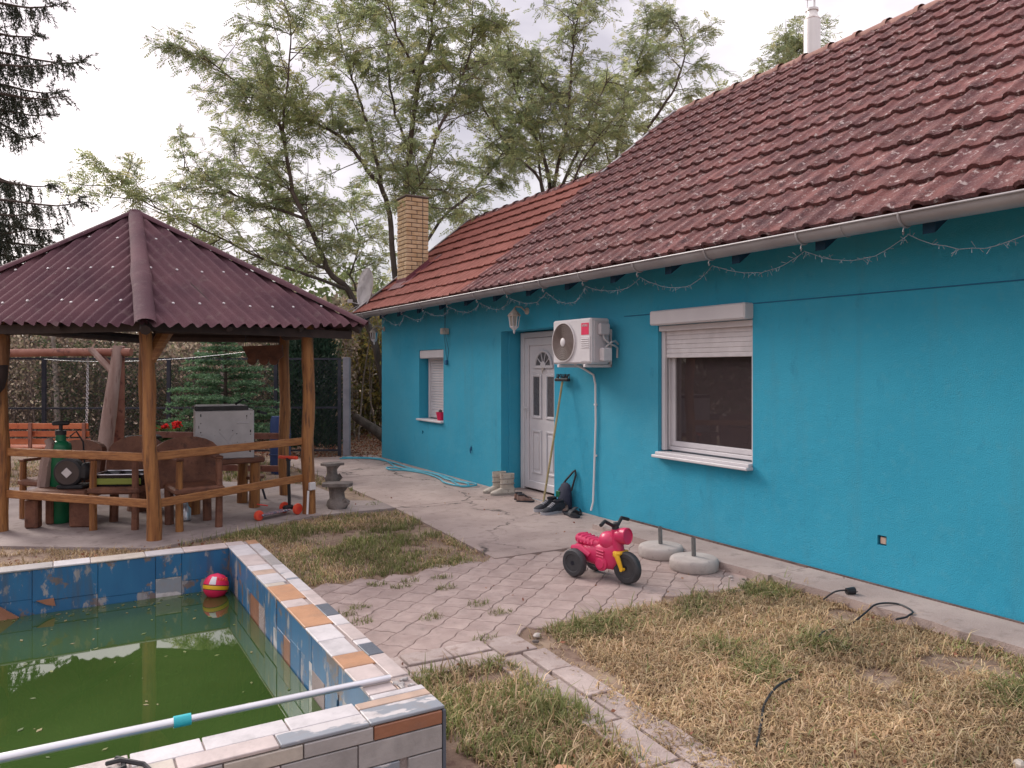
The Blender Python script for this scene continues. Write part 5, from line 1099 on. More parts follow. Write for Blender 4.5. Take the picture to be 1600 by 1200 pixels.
# odds and ends on the ground
def lump(name, label, cat, loc, sz, m, seed, group=None):
    r = random.Random(seed); b = MB(T(*loc) @ RZ(r.uniform(0, 6))); n = 9
    b.loft([[(sz[0]*w*math.cos(2*PI*k/n)*r.uniform(.8, 1.15), sz[1]*w*math.sin(2*PI*k/n)*r.uniform(.8, 1.15), sz[2]*z) for k in range(n)] for z, w in ((-.2, .8), (.3, 1.0), (.75, .8), (1.0, .4))])
    return tag(b.obj(name, m, at=loc, smooth=30), label, cat, group)
lump('stone', 'pale stone lying in the dry grass at the right', 'stone', (3.29, 1.61, -.01), (.035, .025, .035), M['tile_cream'], 1)
lump('tile_shard', 'broken orange tile piece in the grass by the slab border', 'tile shard', (1.705, 2.50, .0), (.05, .03, .02), M['tile_orange'], 2)
for i, (x, y, s_, lab) in enumerate(((2.44, 3.86, .03, 'white stone lump at the corner of the dry lawn'), (2.38, 3.78, .022, 'small grey stone lump at the slab corner'), (4.40, 4.20, .022, 'small stone lump on the pavers below the parasol bases'), (4.44, 4.11, .016, 'tiny stone lump against the cement strip edge'), (4.35, 4.14, .013, 'tiny pale stone lump on the pavers near the strip'))):
    lump('stone', lab, 'stone', (x, y, -.006), (s_, s_*.7, s_*.6), M['stone'] if i % 2 else M['cement'], 10+i, 'small stones by the house')
# ------------------------------------------------------------------ vegetation helpers
def fbm(x, y, s, seed=0): return mnoise.noise(Vector((x*s, y*s, seed)))
def frames(D):
    """unit rows D -> two perpendicular unit rows"""
    up = np.where(np.abs(D[:, 2:3]) < .9, np.array([[0, 0, 1.]]), np.array([[1., 0, 0]])); s = np.cross(D, up); s /= np.linalg.norm(s, axis=1, keepdims=True); return s, np.cross(s, D)
def pinnate(P, D, L, col, pairs=6, lw=.42, rng=RNG):
    """compound leaves: origin P, direction D (unit), length L -> quads"""
    n = len(P); S, U = frames(D); roll = rng.uniform(0, 2*np.pi, n)[:, None]; S, U = S*np.cos(roll)+U*np.sin(roll), U*np.cos(roll)-S*np.sin(roll)
    Vs = []; Cs = []
    items = [(0.18+.74*k/(pairs-1), sgn) for k in range(pairs) for sgn in (-1, 1)] + [(1.0, 0)]
    for tpos, sg in items:
        base = P+D*(L*tpos)[:, None]+np.array([0, 0, -1])*(L*.28*tpos**2)[:, None]
        dirn = (S*sg*.9+D*.42) if sg else D.copy(); dirn = dirn+np.array([0, 0, -.25]); dirn /= np.linalg.norm(dirn, axis=1, keepdims=True)
        ll = (L*rng.uniform(.22, .34, n))[:, None]; pr = np.cross(dirn, U); pr /= np.maximum(np.linalg.norm(pr, axis=1, keepdims=True), 1e-6); pr = pr+U*rng.uniform(-.5, .5, n)[:, None]
        w = ll*lw*.5; Vs.append(np.stack([base, base+dirn*ll*.5+pr*w, base+dirn*ll, base+dirn*ll*.5-pr*w], 1)); Cs.append(np.repeat((col*rng.uniform(.8, 1.2, n)[:, None])[:, None], 4, 1))
    V = np.concatenate(Vs).reshape(-1, 3); Cc = np.concatenate(Cs).reshape(-1, 3); Q = np.arange(len(V)).reshape(-1, 4); return V, Q, Cc
def quads(P, D, L, w, col, rng=RNG):
    n = len(P); S, U = frames(D); r = rng.uniform(0, 2*np.pi, n)[:, None]; S = S*np.cos(r)+U*np.sin(r); L = np.broadcast_to(np.asarray(L, float), (n,))[:, None]; w = np.broadcast_to(np.asarray(w, float), (n,))[:, None]
    V = np.stack([P-S*w*.2, P+D*L*.5-S*w*.5, P+D*L, P+D*L*.5+S*w*.5], 1).reshape(-1, 3); return V, np.arange(len(V)).reshape(-1, 4), np.repeat(col, 4, 0)
def unit(a): return a/np.maximum(np.linalg.norm(a, axis=1, keepdims=True), 1e-9)
def merge(parts):
    V = []; Q = []; Cc = []; o = 0
    for v, q, c_ in parts: V.append(v); Q.append(q+o); Cc.append(c_); o += len(v)
    return np.concatenate(V), np.concatenate(Q), np.concatenate(Cc)
def pal(n, cols, rng=RNG, jit=.15):
    c_ = np.array(cols)[rng.integers(0, len(cols), n)]; return c_*(1+rng.uniform(-jit, jit, (n, 1)))*(1+rng.uniform(-.05, .05, (n, 3)))

# a survey frame for each tree: u metres to the right of its foot (as seen from the yard), w metres behind it, z up
class Frame:
    def __init__(s, d, u0): s.o = Fv*d+Rv*(u0*d); s.k = d/1200; s.u0 = u0*1200+800
    def __call__(s, a, b, w=0): return s.o+Rv*((a-s.u0)*s.k)+Fv*w+Vector((0, 0, 1.58+(577-b)*s.k))

def locust(name, label, fr_, limbs, seed, dens=1.0, leafL=.205, cols=None, spread=1.0):
    """limbs: list of (points, r0, r1, leafy_from); the side branches, twigs and compound leaves grow on them"""
    rnd = random.Random(seed); rng = np.random.default_rng(seed); tr = MB(); tw = MB(); LP = []; LD = []
    t = thing(name, label, 'tree', (limbs[0][0][0].x, limbs[0][0][0].y, -.02), 0, 'locust trees behind the house')
    for pts, r0, r1, lf in limbs:
        P = crv([tuple(p) for p in pts], 4); n = len(P); P = [p+Vector((rnd.uniform(-.03, .03), rnd.uniform(-.03, .03), 0)) if 0 < i < n-1 else p for i, p in enumerate(P)]
        tr.tube(P, [(r0+(r1-r0)*i/(n-1))*.72 for i in range(n)], 8)
        length = sum((P[i+1]-P[i]).length for i in range(n-1)); nb = int(length*4.4*dens)
        for k in range(nb):
            f = lf+(1-lf)*(k+rnd.random())/nb; i = min(int(f*(n-1)), n-2); p = P[i].lerp(P[i+1], f*(n-1)-i); tg = (P[i+1]-P[i]).normalized()
            d = (tg*rnd.uniform(.2, .8)+Vector((rnd.gauss(0, 1), rnd.gauss(0, 1), rnd.gauss(.05, .55)))*.75).normalized(); L = rnd.uniform(.6, 1.5)*spread*(1.15-.35*f); q = [p]; dd = d.copy()
            for s_ in range(4): dd = (dd+Vector((rnd.uniform(-.25, .25), rnd.uniform(-.25, .25), rnd.uniform(-.16, .14)))).normalized(); q.append(q[-1]+dd*L/4)
            tw.tube(q, [.013, .010, .008, .006, .003], 4, cap=False)
            for s_ in range(6):
                g_ = .25+.75*rnd.random(); j = min(int(g_*4), 3); pp = q[j].lerp(q[j+1], g_*4-j); td = ((q[j+1]-q[j]).normalized()*.6+Vector((rnd.gauss(0, 1), rnd.gauss(0, 1), rnd.gauss(0, .6)))*.7).normalized(); tl = rnd.uniform(.22, .5)
                e1 = pp+td*tl; tw.tube([pp, e1], [.005, .003], 3, cap=False)
                for m_ in range(rnd.randint(4, 7)):
                    h_ = rnd.random(); LP.append(pp.lerp(e1, h_)); LD.append((td*.5+Vector((rnd.gauss(0, 1), rnd.gauss(0, 1), rnd.gauss(-.1, .5)))).normalized())
    tr.obj('trunk', M['bark'], t, smooth=True); tw.obj('branches', M['twig'], t)
    P = np.array([tuple(p) for p in LP]); D = unit(np.array([tuple(p) for p in LD])); n = len(P)
    cl = np.array([fbm(p[0]+p[1]*.7, p[2], .55, seed) for p in P])[:, None]; base = pal(n, cols or [(.27, .315, .155), (.32, .355, .175), (.23, .28, .15), (.37, .37, .185)], rng)
    base = base*(1+.35*cl)+np.clip(cl, 0, 1)*np.array([[.06, .04, -.01]])
    V, Q, Cc = pinnate(P, D, rng.uniform(.7, 1.2, n)*leafL, base, 6, .45, rng); npmesh('crown', V, Q, M['leaf'], np.clip(Cc, .01, 1), t)
    return t
f1 = Frame(16.5, -.164)
A_ = lambda *pp: [f1(*p) for p in pp]
locust('locust_tree', 'tall many stemmed feathery green tree behind the brick chimney', f1, [
    (A_((612, 700), (616, 560), (625, 450, .1), (632, 330, .1), (640, 240), (655, 130, -.2), (672, 60), (678, 0), (684, -70)), .15, .02, .35),
    (A_((606, 700, .2), (596, 610, .2), (580, 520, 0), (548, 455, -.3), (520, 425, -.4), (490, 350, -.5), (470, 310, -.6), (455, 225, -.6), (430, 180, -.7), (385, 145, -.7), (330, 105, -.8)), .13, .014, .38),
    (A_((622, 480), (605, 350, .4), (592, 290, .5), (562, 250, .3), (530, 210, .2), (490, 190, 0), (445, 150, 0), (415, 118, .1)), .10, .013, .35),
    (A_((592, 290, .5), (577, 230, .8), (560, 170, 1.), (540, 110, 1.1), (520, 55, 1.2), (505, -10, 1.2)), .07, .012, .2),
    (A_((632, 330, .1), (680, 240, -.6), (712, 180, -.9), (738, 115, -1), (742, 50, -1)), .06, .012, .3),
    (A_((626, 440, .1), (685, 335, .7), (728, 290, .9), (775, 235, 1), (800, 180, 1.1)), .06, .012, .3),
    (A_((548, 455, -.3), (500, 438, -.9), (440, 418, -1.2), (375, 385, -1.5), (300, 350, -1.7), (235, 315, -1.8)), .055, .010, .25),
    (A_((490, 350, -.5), (440, 330, -.2), (395, 318, 0), (335, 290, .2), (275, 255, .3)), .05, .010, .3),
    (A_((520, 425, -.4), (470, 400, .5), (420, 345, .9), (370, 260, 1.2), (330, 215, 1.3)), .05, .010, .3),
    (A_((640, 240), (610, 160, .8), (595, 90, 1), (590, 20, 1.2), (588, -40, 1.2)), .05, .010, .25),
    (A_((655, 130, -.2), (630, 80, -.8), (612, 20, -1.), (600, -40, -1)), .04, .010, .2),
    (A_((455, 225, -.6), (470, 150, -1), (480, 90, -1.2), (470, 40, -1.2)), .035, .010, .3),
    (A_((626, 440), (640, 380, -1.2), (655, 340, -1.6), (690, 300, -2)), .04, .010, .3),
    (A_((580, 520), (560, 470, .8), (530, 420, 1.2), (540, 360, 1.5), (520, 300, 1.6)), .05, .010, .35)], 11, 1.35)
f2 = Frame(18, .0625)
A_ = lambda *pp: [f2(*p) for p in pp]
locust('locust_tree', 'fan shaped feathery tree rising behind the lower tiled roof', f2, [
    (A_((872, 680), (868, 420), (862, 320), (852, 250, .2), (828, 190, .3), (805, 130, .4), (786, 75, .4)), .11, .012, .45),
    (A_((866, 400), (864, 300), (882, 220, -.3), (888, 130, -.5), (896, 60, -.6), (905, 20, -.6)), .08, .012, .3),
    (A_((868, 400), (876, 300, .4), (908, 220, .7), (935, 150, .9), (962, 95, 1)), .08, .012, .3),
    (A_((864, 380), (842, 290, -.4), (806, 255, -.6), (775, 215, -.8), (750, 170, -.9), (745, 110, -.9)), .06, .011, .3),
    (A_((864, 400), (850, 270, 1), (840, 180, 1.3), (850, 110, 1.5), (845, 70, 1.5)), .06, .011, .3),
    (A_((870, 400), (895, 290, -.9), (925, 240, -1.2), (950, 210, -1.3)), .05, .011, .3)], 23, 1.15, .2, [(.28, .32, .165), (.32, .35, .175), (.24, .285, .16), (.37, .375, .19)])
f3 = Frame(20, .15)
A_ = lambda *pp: [f3(*p) for p in pp]
locust('locust_tree', 'feathery tree at the right, partly hidden by the high tiled roof', f3, [
    (A_((982, 660), (975, 400), (966, 320), (967, 235, .2), (978, 160, .3), (1000, 90, .4), (1022, 20, .4)), .12, .012, .45),
    (A_((968, 300), (1010, 205, -.4), (1040, 160, -.6), (1062, 105, -.7), (1050, 50, -.6)), .07, .012, .3),
    (A_((970, 330), (1050, 240, .5), (1110, 190, .7), (1150, 150, .8)), .06, .011, .4),
    (A_((975, 380), (1090, 270, -.5), (1180, 160, -.7), (1225, 100, -.8)), .05, .011, .75),
    (A_((968, 300), (950, 220, .6), (935, 170, .8), (945, 120, .8)), .05, .011, .3)], 31, 1.05, .2, [(.28, .32, .165), (.32, .35, .175), (.24, .285, .16), (.37, .375, .19)])

# spruce at the far left
t = thing('spruce_tree', 'tall dark spruce with drooping branches at the left edge', 'tree', (-1.2, 15.75, -.02)); sp = MB(); tr = MB(); rnd = random.Random(5); NP = []; ND = []
base = Vector((-1.2, 15.75, 0)); tr.tube([base+Vector((0, 0, z)) for z in (-.05, 3, 6, 9, 12.5)], [.2, .17, .12, .08, .02], 10); z = 2.2
BRL = [(3.1, -.3, 1.1), (3.3, -.45, 1.3), (3.55, -.1, 1.2), (3.75, -.62, 1.4), (3.9, -.9, 1.1), (4.2, -.8, 1.2), (6.0, -.3, 1.1), (6.45, -.15, 1.2), (4.05, -.3, 1.25), (4.45, -.55, 1.75), (4.8, -.2, 1.1), (6.25, -.5, 1.45), (6.7, -.75, 1.65), (6.95, -.35, 1.7), (7.25, -.55, 1.05), (7.75, -.6, 1.45), (8.3, -.3, 1.2), (8.9, -.7, 1.1), (9.6, -.5, .9)]
while z < 12.0:
    for k in range(4): BRL.append((z+rnd.uniform(-.2, .2), rnd.uniform(rad(50), rad(270)), (2.3-.16*z)*rnd.uniform(.6, 1.05)))
    z += .6
for z, a, L in BRL:
    if 1:
        d = Vector((math.cos(a), math.sin(a), 0)); q = []
        for s_ in range(9): f = s_/8; q.append(base+Vector((0, 0, z))+d*(L*f)+Vector((0, 0, L*(.10*f-.62*f*f+.50*f**3)))+Vector((rnd.uniform(-.03, .03), rnd.uniform(-.03, .03), 0)))
        sp.tube(q, [.028*(1-f/9)+.004 for f in range(9)], 5, cap=False)
        for s_ in range(int(40*L)):
            g_ = .12+.88*rnd.random(); j = min(int(g_*8), 7); p = q[j].lerp(q[j+1], g_*8-j); tl = rnd.uniform(.16, .52)*(1.1-.45*g_); sd = Vector((-d.y, d.x, 0))*rnd.choice((-1, 1))
            dd = (d*rnd.uniform(.1, .6)+sd*rnd.uniform(.1, .7)+Vector((0, 0, rnd.uniform(-2.6, -.8) if g_ < .85 else rnd.uniform(-.4, .5)))).normalized(); e1 = p+dd*tl*.6; e2 = e1+(dd+Vector((0, 0, -.6))).normalized()*tl*.4
            sp.tube([p, e1, e2], [.005, .004, .003], 3, cap=False)
            for m_ in range(int(12+tl*60)):
                h_ = rnd.random(); pp = p.lerp(e1, h_/.6) if h_ < .6 else e1.lerp(e2, (h_-.6)/.4); NP.append(pp); ND.append(((e2-p).normalized()*.8+Vector((rnd.gauss(0, 1), rnd.gauss(0, 1), rnd.gauss(0, .8)))*.6))
tr.obj('trunk', M['bark'], t, smooth=True); sp.obj('branches', M['bark'], t); P = np.array([tuple(p) for p in NP]); D = unit(np.array([tuple(p) for p in ND])); n = len(P)
V, Q, Cc = quads(P, D, RNG.uniform(.04, .075, n), .017, pal(n, [(.045, .06, .045), (.065, .08, .055), (.09, .095, .065)])); npmesh('crown', V, Q, M['needle'], Cc, t)

# small fir and thuja, behind the gazebo
t = thing('fir_tree', 'small spreading green fir growing behind the gazebo', 'tree', (2.35, 13.35, -.02)); b0 = Vector((2.35, 13.35, 0)); br = MB(); NP = []; ND = []; rnd = random.Random(8)
MB().tube([b0+Vector((0, 0, z)) for z in (-.03, 1, 2.25)], [.05, .035, .008], 8).obj('trunk', M['bark'], t, smooth=True); z = .45
while z < 2.25:
    for k in range(7):
        a = rnd.uniform(0, 2*PI); L = (1.25-.5*z)*rnd.uniform(.75, 1.1)+.08; d = Vector((math.cos(a), math.sin(a), 0)); q = [b0+Vector((0, 0, z))+d*(L*f/6)+Vector((0, 0, L*(.30*(f/6)-.22*(f/6)**2))) for f in range(7)]; br.tube(q, [.012-.0014*f for f in range(7)], 4, cap=False)
        for s_ in range(int(22*L)+4):
            g_ = .15+.85*rnd.random(); j = min(int(g_*6), 5); p = q[j].lerp(q[j+1], g_*6-j); sd = Vector((-d.y, d.x, 0))*rnd.choice((-1, 1)); dd = (d*.75+sd*rnd.uniform(.3, .9)+Vector((0, 0, rnd.uniform(-.15, .12)))).normalized(); tl = rnd.uniform(.10, .30)*(1.1-.5*g_)
            for m_ in range(int(8+tl*60)): h_ = rnd.random(); NP.append(p+dd*tl*h_); ND.append(dd*.5+Vector((rnd.gauss(0, 1), rnd.gauss(0, 1), rnd.gauss(.25, .6)))*.7)
    z += .12
br.obj('branches', M['twig'], t); P = np.array([tuple(p) for p in NP]); D = unit(np.array([tuple(p) for p in ND])); n = len(P); V, Q, Cc = quads(P, D, RNG.uniform(.04, .075, n), .020, pal(n, [(.13, .235, .125), (.17, .29, .15), (.09, .17, .10)])); npmesh('crown', V, Q, M['needle'], Cc, t)
t = thing('thuja', 'dark green columnar thuja beside the gate post', 'thuja', (4.05, 14.55, -.02)); n = 11000; th = RNG.uniform(0, 2*np.pi, n); z = RNG.uniform(.1, 2.9, n); r = .62*np.sqrt(np.clip(1-(z/3.0)**2.2, .03, 1))*RNG.uniform(.45, 1.05, n)*(1+.18*np.sin(th*5+z*4))
P = np.stack([4.05+r*np.cos(th), 14.55+r*np.sin(th), z], 1); D = unit(np.stack([np.cos(th)*.5, np.sin(th)*.5, np.full(n, .9)], 1)+RNG.normal(0, .35, (n, 3))); V, Q, Cc = quads(P, D, RNG.uniform(.06, .13, n), .04, pal(n, [(.022, .05, .032), (.032, .065, .04), (.045, .08, .05)])); npmesh('crown', V, Q, M['needle'], Cc, t)
MB().tube([(4.05, 14.55, -.03), (4.05, 14.55, 2.4)], [.06, .02], 8).obj('trunk', M['bark'], t)

# overgrown hedge along the back
parts = []
for (d0, dw, hh, n, sz, cols, u0, u1) in ((17.8, 1.6, 3.0, 34000, .075, [(.25, .18, .14), (.32, .25, .19), (.18, .17, .10), (.16, .12, .10), (.42, .35, .27)], -.95, -.20),
                                     (20.8, 1.5, 3.7, 30000, .17, [(.24, .19, .14), (.20, .18, .12), (.28, .23, .17)], -1.0, -.1),
                                     (19.5, 2.0, 3.2, 9000, .09, [(.26, .21, .06), (.18, .17, .06), (.12, .12, .05), (.30, .22, .08)], -.25, -.10),
                                     (17.0, .9, 2.3, 8000, .06, [(.07, .095, .05), (.09, .12, .06), (.06, .08, .045)], -.62, -.22),
                                     (26, 2, 5.0, 6000, .2, [(.10, .13, .055), (.12, .15, .06)], -.3, .05)):
    d = d0+RNG.normal(0, dw*.5, n); u = RNG.uniform(u0, u1, n); top = hh*(.86+.14*np.sin(u*19)+.08*np.sin(u*57)); z = top*RNG.uniform(0, 1, n)**.85
    P = d[:, None]*np.array(Fv)+(u*d)[:, None]*np.array(Rv); P[:, 2] = z; D = unit(RNG.normal(0, 1, (n, 3))+np.array([0, 0, -.2])); parts.append(quads(P, D, RNG.uniform(.5, 1.3, n)*sz*1.3, sz*.75, pal(n, cols)))
for (x0, x1, y0, y1, n) in ((-24, -7.5, 18.5, 20, 15000), (-24, -22.5, -6, 19, 13000)):
    P = np.stack([RNG.uniform(x0, x1, n), RNG.uniform(y0, y1, n), 3.0*RNG.uniform(0, 1, n)**.85], 1); parts.append(quads(P, unit(RNG.normal(0, 1, (n, 3))), RNG.uniform(.15, .32, n), .16, pal(n, [(.24, .19, .14), (.20, .19, .12), (.14, .15, .08)])))
V, Q, Cc = merge(parts); hd = npmesh('hedge', V, Q, M['leaf'], Cc, None, (0, 17, 0)); tag(hd, 'tangled brownish hedge closing off the back of the yard', 'hedge', kind='stuff')
tw = MB(); rnd = random.Random(3)
for k in range(210):
    d, u = rnd.uniform(16.9, 19.5), rnd.uniform(-.95, -.12); p = Fv*d+Rv*(u*d); h_ = rnd.uniform(1.5, 3.3); tw.tube([p, p+Vector((rnd.uniform(-.2, .2), rnd.uniform(-.2, .2), h_*.5)), p+Vector((rnd.uniform(-.45, .45), rnd.uniform(-.4, .4), h_))], [.022, .015, .006], 4, cap=False)
tag(tw.obj('hedge_stems', mat('grey_stem', (.20, .155, .135), (.28, .23, .20), 8, rough=.95), at=(0, 17, 0)), 'thin grey stems of the overgrown hedge', 'stems', kind='stuff')
for (u, d, lab) in ((-.590, 16.6, 'pale slender trunk in the hedge behind the orange swing seat'), (-.372, 16.4, 'pale slender trunk in the hedge behind the green fir')):
    p = Fv*d+Rv*(u*d); tag(MB().tube([p+Vector((0, 0, -.02)), p+Vector((-.05, .03, 1.2)), p+Vector((-.14, 0, 2.9))], [.06, .05, .035], 8).obj('sapling_trunk', mat('pale_bark', (.27, .235, .21), (.36, .32, .29), 10, rough=.95), at=(p.x, p.y, -.02), smooth=True), lab, 'tree trunk', 'pale trunks in the hedge')
p0, p1 = Fv*15.6+Rv*(-.205*15.6), Fv*15.2+Rv*(-.150*15.2)
tag(MB().tube([p0+Vector((0, 0, .62)), p0.lerp(p1, .5)+Vector((0, 0, .36)), p1+Vector((0, 0, .02))], [.08, .10, .12], 9).obj('leaning_trunk', M['bark'], at=(p1.x, p1.y, 0), smooth=True), 'dark slanting trunk by the far house corner', 'tree trunk')

# fence with dark posts and wire mesh
fa, fb, fc = Vector((4.40, 13.72, 0)), Vector((-.26, 16.1, 0)), Vector((-3.2, 17.6, 0)); dv = (fb-fa).normalized(); LN = (fc-fa).length
t = thing('wire_fence', 'dark framed wire mesh fence and gate behind the gazebo', 'fence', (fa.x, fa.y, 0))
for s_ in (0, 1.15, 3.05, 5.23, 7.4): p = fa+dv*s_; MB().box((p.x, p.y, .885), (.06, .06, 1.81), math.atan2(dv.y, dv.x)).obj('post', M['iron'], t)
for z in (1.77, .88, .10): c_ = fa+dv*LN/2; MB().box((c_.x, c_.y, z), (LN, .03, .035), math.atan2(dv.y, dv.x)).obj('rail', M['iron'], t)
b = MB(); s_ = -1.7
while s_ < LN:
    for sg in (1, -1):
        a0, a1 = s_, s_+1.67; z0, z1 = (.1, 1.77) if sg > 0 else (1.77, .1); f0, f1_ = max(0, -a0/1.67), min(1, (LN-a0)/1.67)
        if f1_ > f0: q0, q1 = fa+dv*(a0+1.67*f0), fa+dv*(a0+1.67*f1_); b.tube([(q0.x, q0.y, z0+(z1-z0)*f0), (q1.x, q1.y, z0+(z1-z0)*f1_)], .0028, 3, cap=False)
    s_ += .085
b.obj('wire_mesh', M['iron'], t)
pc = fa-dv*.13; tag(MB().cbox((pc.x, pc.y, .89), (.13, .12, 1.82), .015, math.atan2(dv.y, dv.x)).obj('gate_post', mat('grey_post', (.22, .21, .24), (.28, .27, .30), 6, rough=.9), at=(pc.x, pc.y, 0)), 'grey concrete post at the end of the wire fence', 'post')
b = MB(); q0, q1 = fb+Vector((0, -.05, 1.76)), Vector((2.42, 9.85, 1.86)); b.tube([q0.lerp(q1, f/12)+Vector((0, 0, -.10*4*(f/12)*(1-f/12))) for f in range(13)], .005, 5)
tag(b.obj('washing_line', M['lights'], at=(1, 13, 1.7)), 'pale washing line strung from the fence to the gazebo', 'line')
b = MB(); q0, q1 = Vector((2.6, 10.2, 2.2)), Vector((4.60, 13.30, 2.72)); b.tube([q0.lerp(q1, f/8)+Vector((0, 0, -.08*4*(f/8)*(1-f/8))) for f in range(9)], .006, 5); tag(b.obj('overhead_wire', M['lights'], at=(3.6, 12, 2.4)), 'thin grey wire from the gazebo roof to the house eave', 'wire')
t = thing('barrel', 'dark blue plastic barrel behind the rear gazebo post', 'barrel', (2.90, 11.95, -.02)); b = MB(wm(t)); b.lathe([(.13, 0), (.15, .1), (.155, .45), (.15, .8), (.13, .88), (.001, .88)], 20); b.obj('drum', mat('blue_drum', (.02, .045, .14), rough=.5), t, smooth=True); b = MB(wm(t)); b.torus(.157, .01, 24, 6, T(0, 0, .3)); b.torus(.157, .01, 24, 6, T(0, 0, .6)); b.obj('hoop', mat('blue_drum_rib', (.02, .04, .12), rough=.5), t)
t = thing('geranium', 'potted plant with red flowers behind the gazebo chairs', 'flower plant', (1.32, 12.15, -.02)); b = MB(wm(t)); b.lathe([(.12, 0), (.17, .3), (.18, .32), (.15, .3), (.001, .28)], 16); b.obj('pot', M['tile_brown'], t, smooth=True)
n = 900; th = RNG.uniform(0, 2*np.pi, n); r = .24*np.sqrt(RNG.uniform(0, 1, n)); P = np.stack([1.32+r*np.cos(th), 12.15+r*np.sin(th), .3+RNG.uniform(0, .42, n)], 1); V, Q, Cc = quads(P, unit(RNG.normal(0, 1, (n, 3))), .07, .06, pal(n, [(.05, .09, .03), (.08, .12, .04)])); npmesh('leaves', V, Q, M['leaf'], Cc, t)
for q in range(7):
    n = 60; P = np.array([[1.32+RNG.uniform(-.18, .18), 12.15+RNG.uniform(-.15, .15), RNG.uniform(.70, .80)]])+RNG.uniform(-.032, .032, (n, 3)); V, Q, Cc = quads(P, unit(RNG.normal(0, 1, (n, 3))), .035, .03, pal(n, [(.55, .02, .02), (.65, .04, .04)])); npmesh('flower_head', V, Q, M['leaf'], Cc, t)

# ------------------------------------------------------------------ grass
def inside(x, y, poly):
    r = np.zeros(len(x), bool); n = len(poly)
    for i in range(n):
        (x0, y0), (x1, y1) = poly[i], poly[(i+1) % n]; c_ = ((y0 > y) != (y1 > y)) & (x < (x1-x0)*(y-y0)/((y1-y0) or 1e-9)+x0); r ^= c_
    return r
def blades(P, h, az, lean, w, col):
    n = len(P); d = np.stack([np.cos(az), np.sin(az), np.zeros(n)], 1); s = np.stack([-np.sin(az), np.cos(az), np.zeros(n)], 1)*w[:, None]*.5; up = np.array([[0, 0, 1.]])
    m = P+up*(h*.62*np.cos(lean*.6))[:, None]+d*(h*.62*np.sin(lean*.6))[:, None]; e = m+up*(h*.5*np.cos(lean*1.5))[:, None]+d*(h*.5*np.sin(lean*1.5))[:, None]; e[:, 2] = np.maximum(e[:, 2], P[:, 2]+.004)
    V = np.stack([P-s, P+s, m+s*.85, m-s*.85, e+s*.2, e-s*.2], 1).reshape(-1, 3); o = np.arange(n)[:, None]*6; Q = np.stack([o+np.array([[0, 1, 2, 3]]), o+np.array([[3, 2, 4, 5]])], 1).reshape(-1, 4)
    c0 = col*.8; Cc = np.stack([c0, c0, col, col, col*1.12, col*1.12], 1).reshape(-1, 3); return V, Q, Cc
def lawn(name, label, poly, n, hr, green, bare, seed, straw, greens, wd=(.0035, .007), lean=(.2, 1.5)):
    xs = [p[0] for p in poly]; ys_ = [p[1] for p in poly]; rng = np.random.default_rng(seed); nc = n//5; x = rng.uniform(min(xs), max(xs), nc); y = rng.uniform(min(ys_), max(ys_), nc)
    x = np.repeat(x, 5)+rng.normal(0, .012, nc*5); y = np.repeat(y, 5)+rng.normal(0, .012, nc*5); ex_ = rng.normal(0, .02, len(x)); lx = np.array([fbm(a, c_, 2.2, seed+20) for a, c_ in zip(x, y)])*.09; ly = np.array([fbm(a, c_, 2.2, seed+30) for a, c_ in zip(x, y)])*.09; k = inside(x+ex_+lx, y+rng.normal(0, .02, len(x))+ly, poly); x, y = x[k], y[k]
    f = np.array([fbm(a, c_, 1.1, seed)+.5*fbm(a, c_, 3.3, seed+9) for a, c_ in zip(x, y)]); b_ = np.array([fbm(a, c_, 1.5, seed+3)+.5*fbm(a, c_, 4.5, seed+5) for a, c_ in zip(x, y)])
    k = rng.uniform(0, 1, len(x)) < np.clip(1-(b_-bare)*3.2, .04, 1); x, y, f = x[k], y[k], f[k]; n = len(x); g_ = rng.uniform(0, 1, n) < np.clip(green(x, y)+f*.9, .02, .97); h = rng.uniform(*hr, n)*np.where(g_, 1.0, .95)*(1+.35*f); col = np.where(g_[:, None], pal(n, greens, rng), pal(n, straw, rng, .22))
    f2 = np.array([fbm(a, c_, 2.0, seed+40)+.6*fbm(a, c_, 6, seed+41) for a, c_ in zip(x, y)]); col = col*np.clip(1+.45*f2, .5, 1.5)[:, None]; lg = rng.uniform(0, 1, n) < .07; h = np.where(lg, h*rng.uniform(1.4, 2.4, n), h)
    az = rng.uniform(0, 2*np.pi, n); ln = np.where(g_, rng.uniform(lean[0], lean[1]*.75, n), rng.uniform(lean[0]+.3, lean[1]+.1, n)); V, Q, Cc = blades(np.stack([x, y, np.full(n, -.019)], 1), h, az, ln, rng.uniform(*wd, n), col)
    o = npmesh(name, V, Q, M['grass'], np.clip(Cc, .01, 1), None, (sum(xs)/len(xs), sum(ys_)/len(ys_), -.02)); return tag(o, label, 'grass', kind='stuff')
ST = [(.53, .385, .225), (.45, .315, .175), (.61, .475, .305), (.34, .225, .13), (.50, .365, .22)]; GR = [(.20, .22, .075), (.25, .26, .10), (.16, .19, .065), (.31, .30, .13)]
lawn('lawn', 'mixed green and dry lawn between the gazebo and the pavers', [(1.30, 6.12), (1.30, 5.63), (2.2, 5.60), (3.10, 5.57), (3.26, 8.17), (2.35, 8.17), (.70, 7.40), (-.62, 8.28), (-1.4, 8.9), (-2.6, 8.9), (-2.6, 6.12)], 115000, (.022, .052), lambda x, y: .44+.22*(x-1.8)-.25*np.clip(y-7.2, 0, 1)-.5*(x < .9), .10, 4, ST, GR)
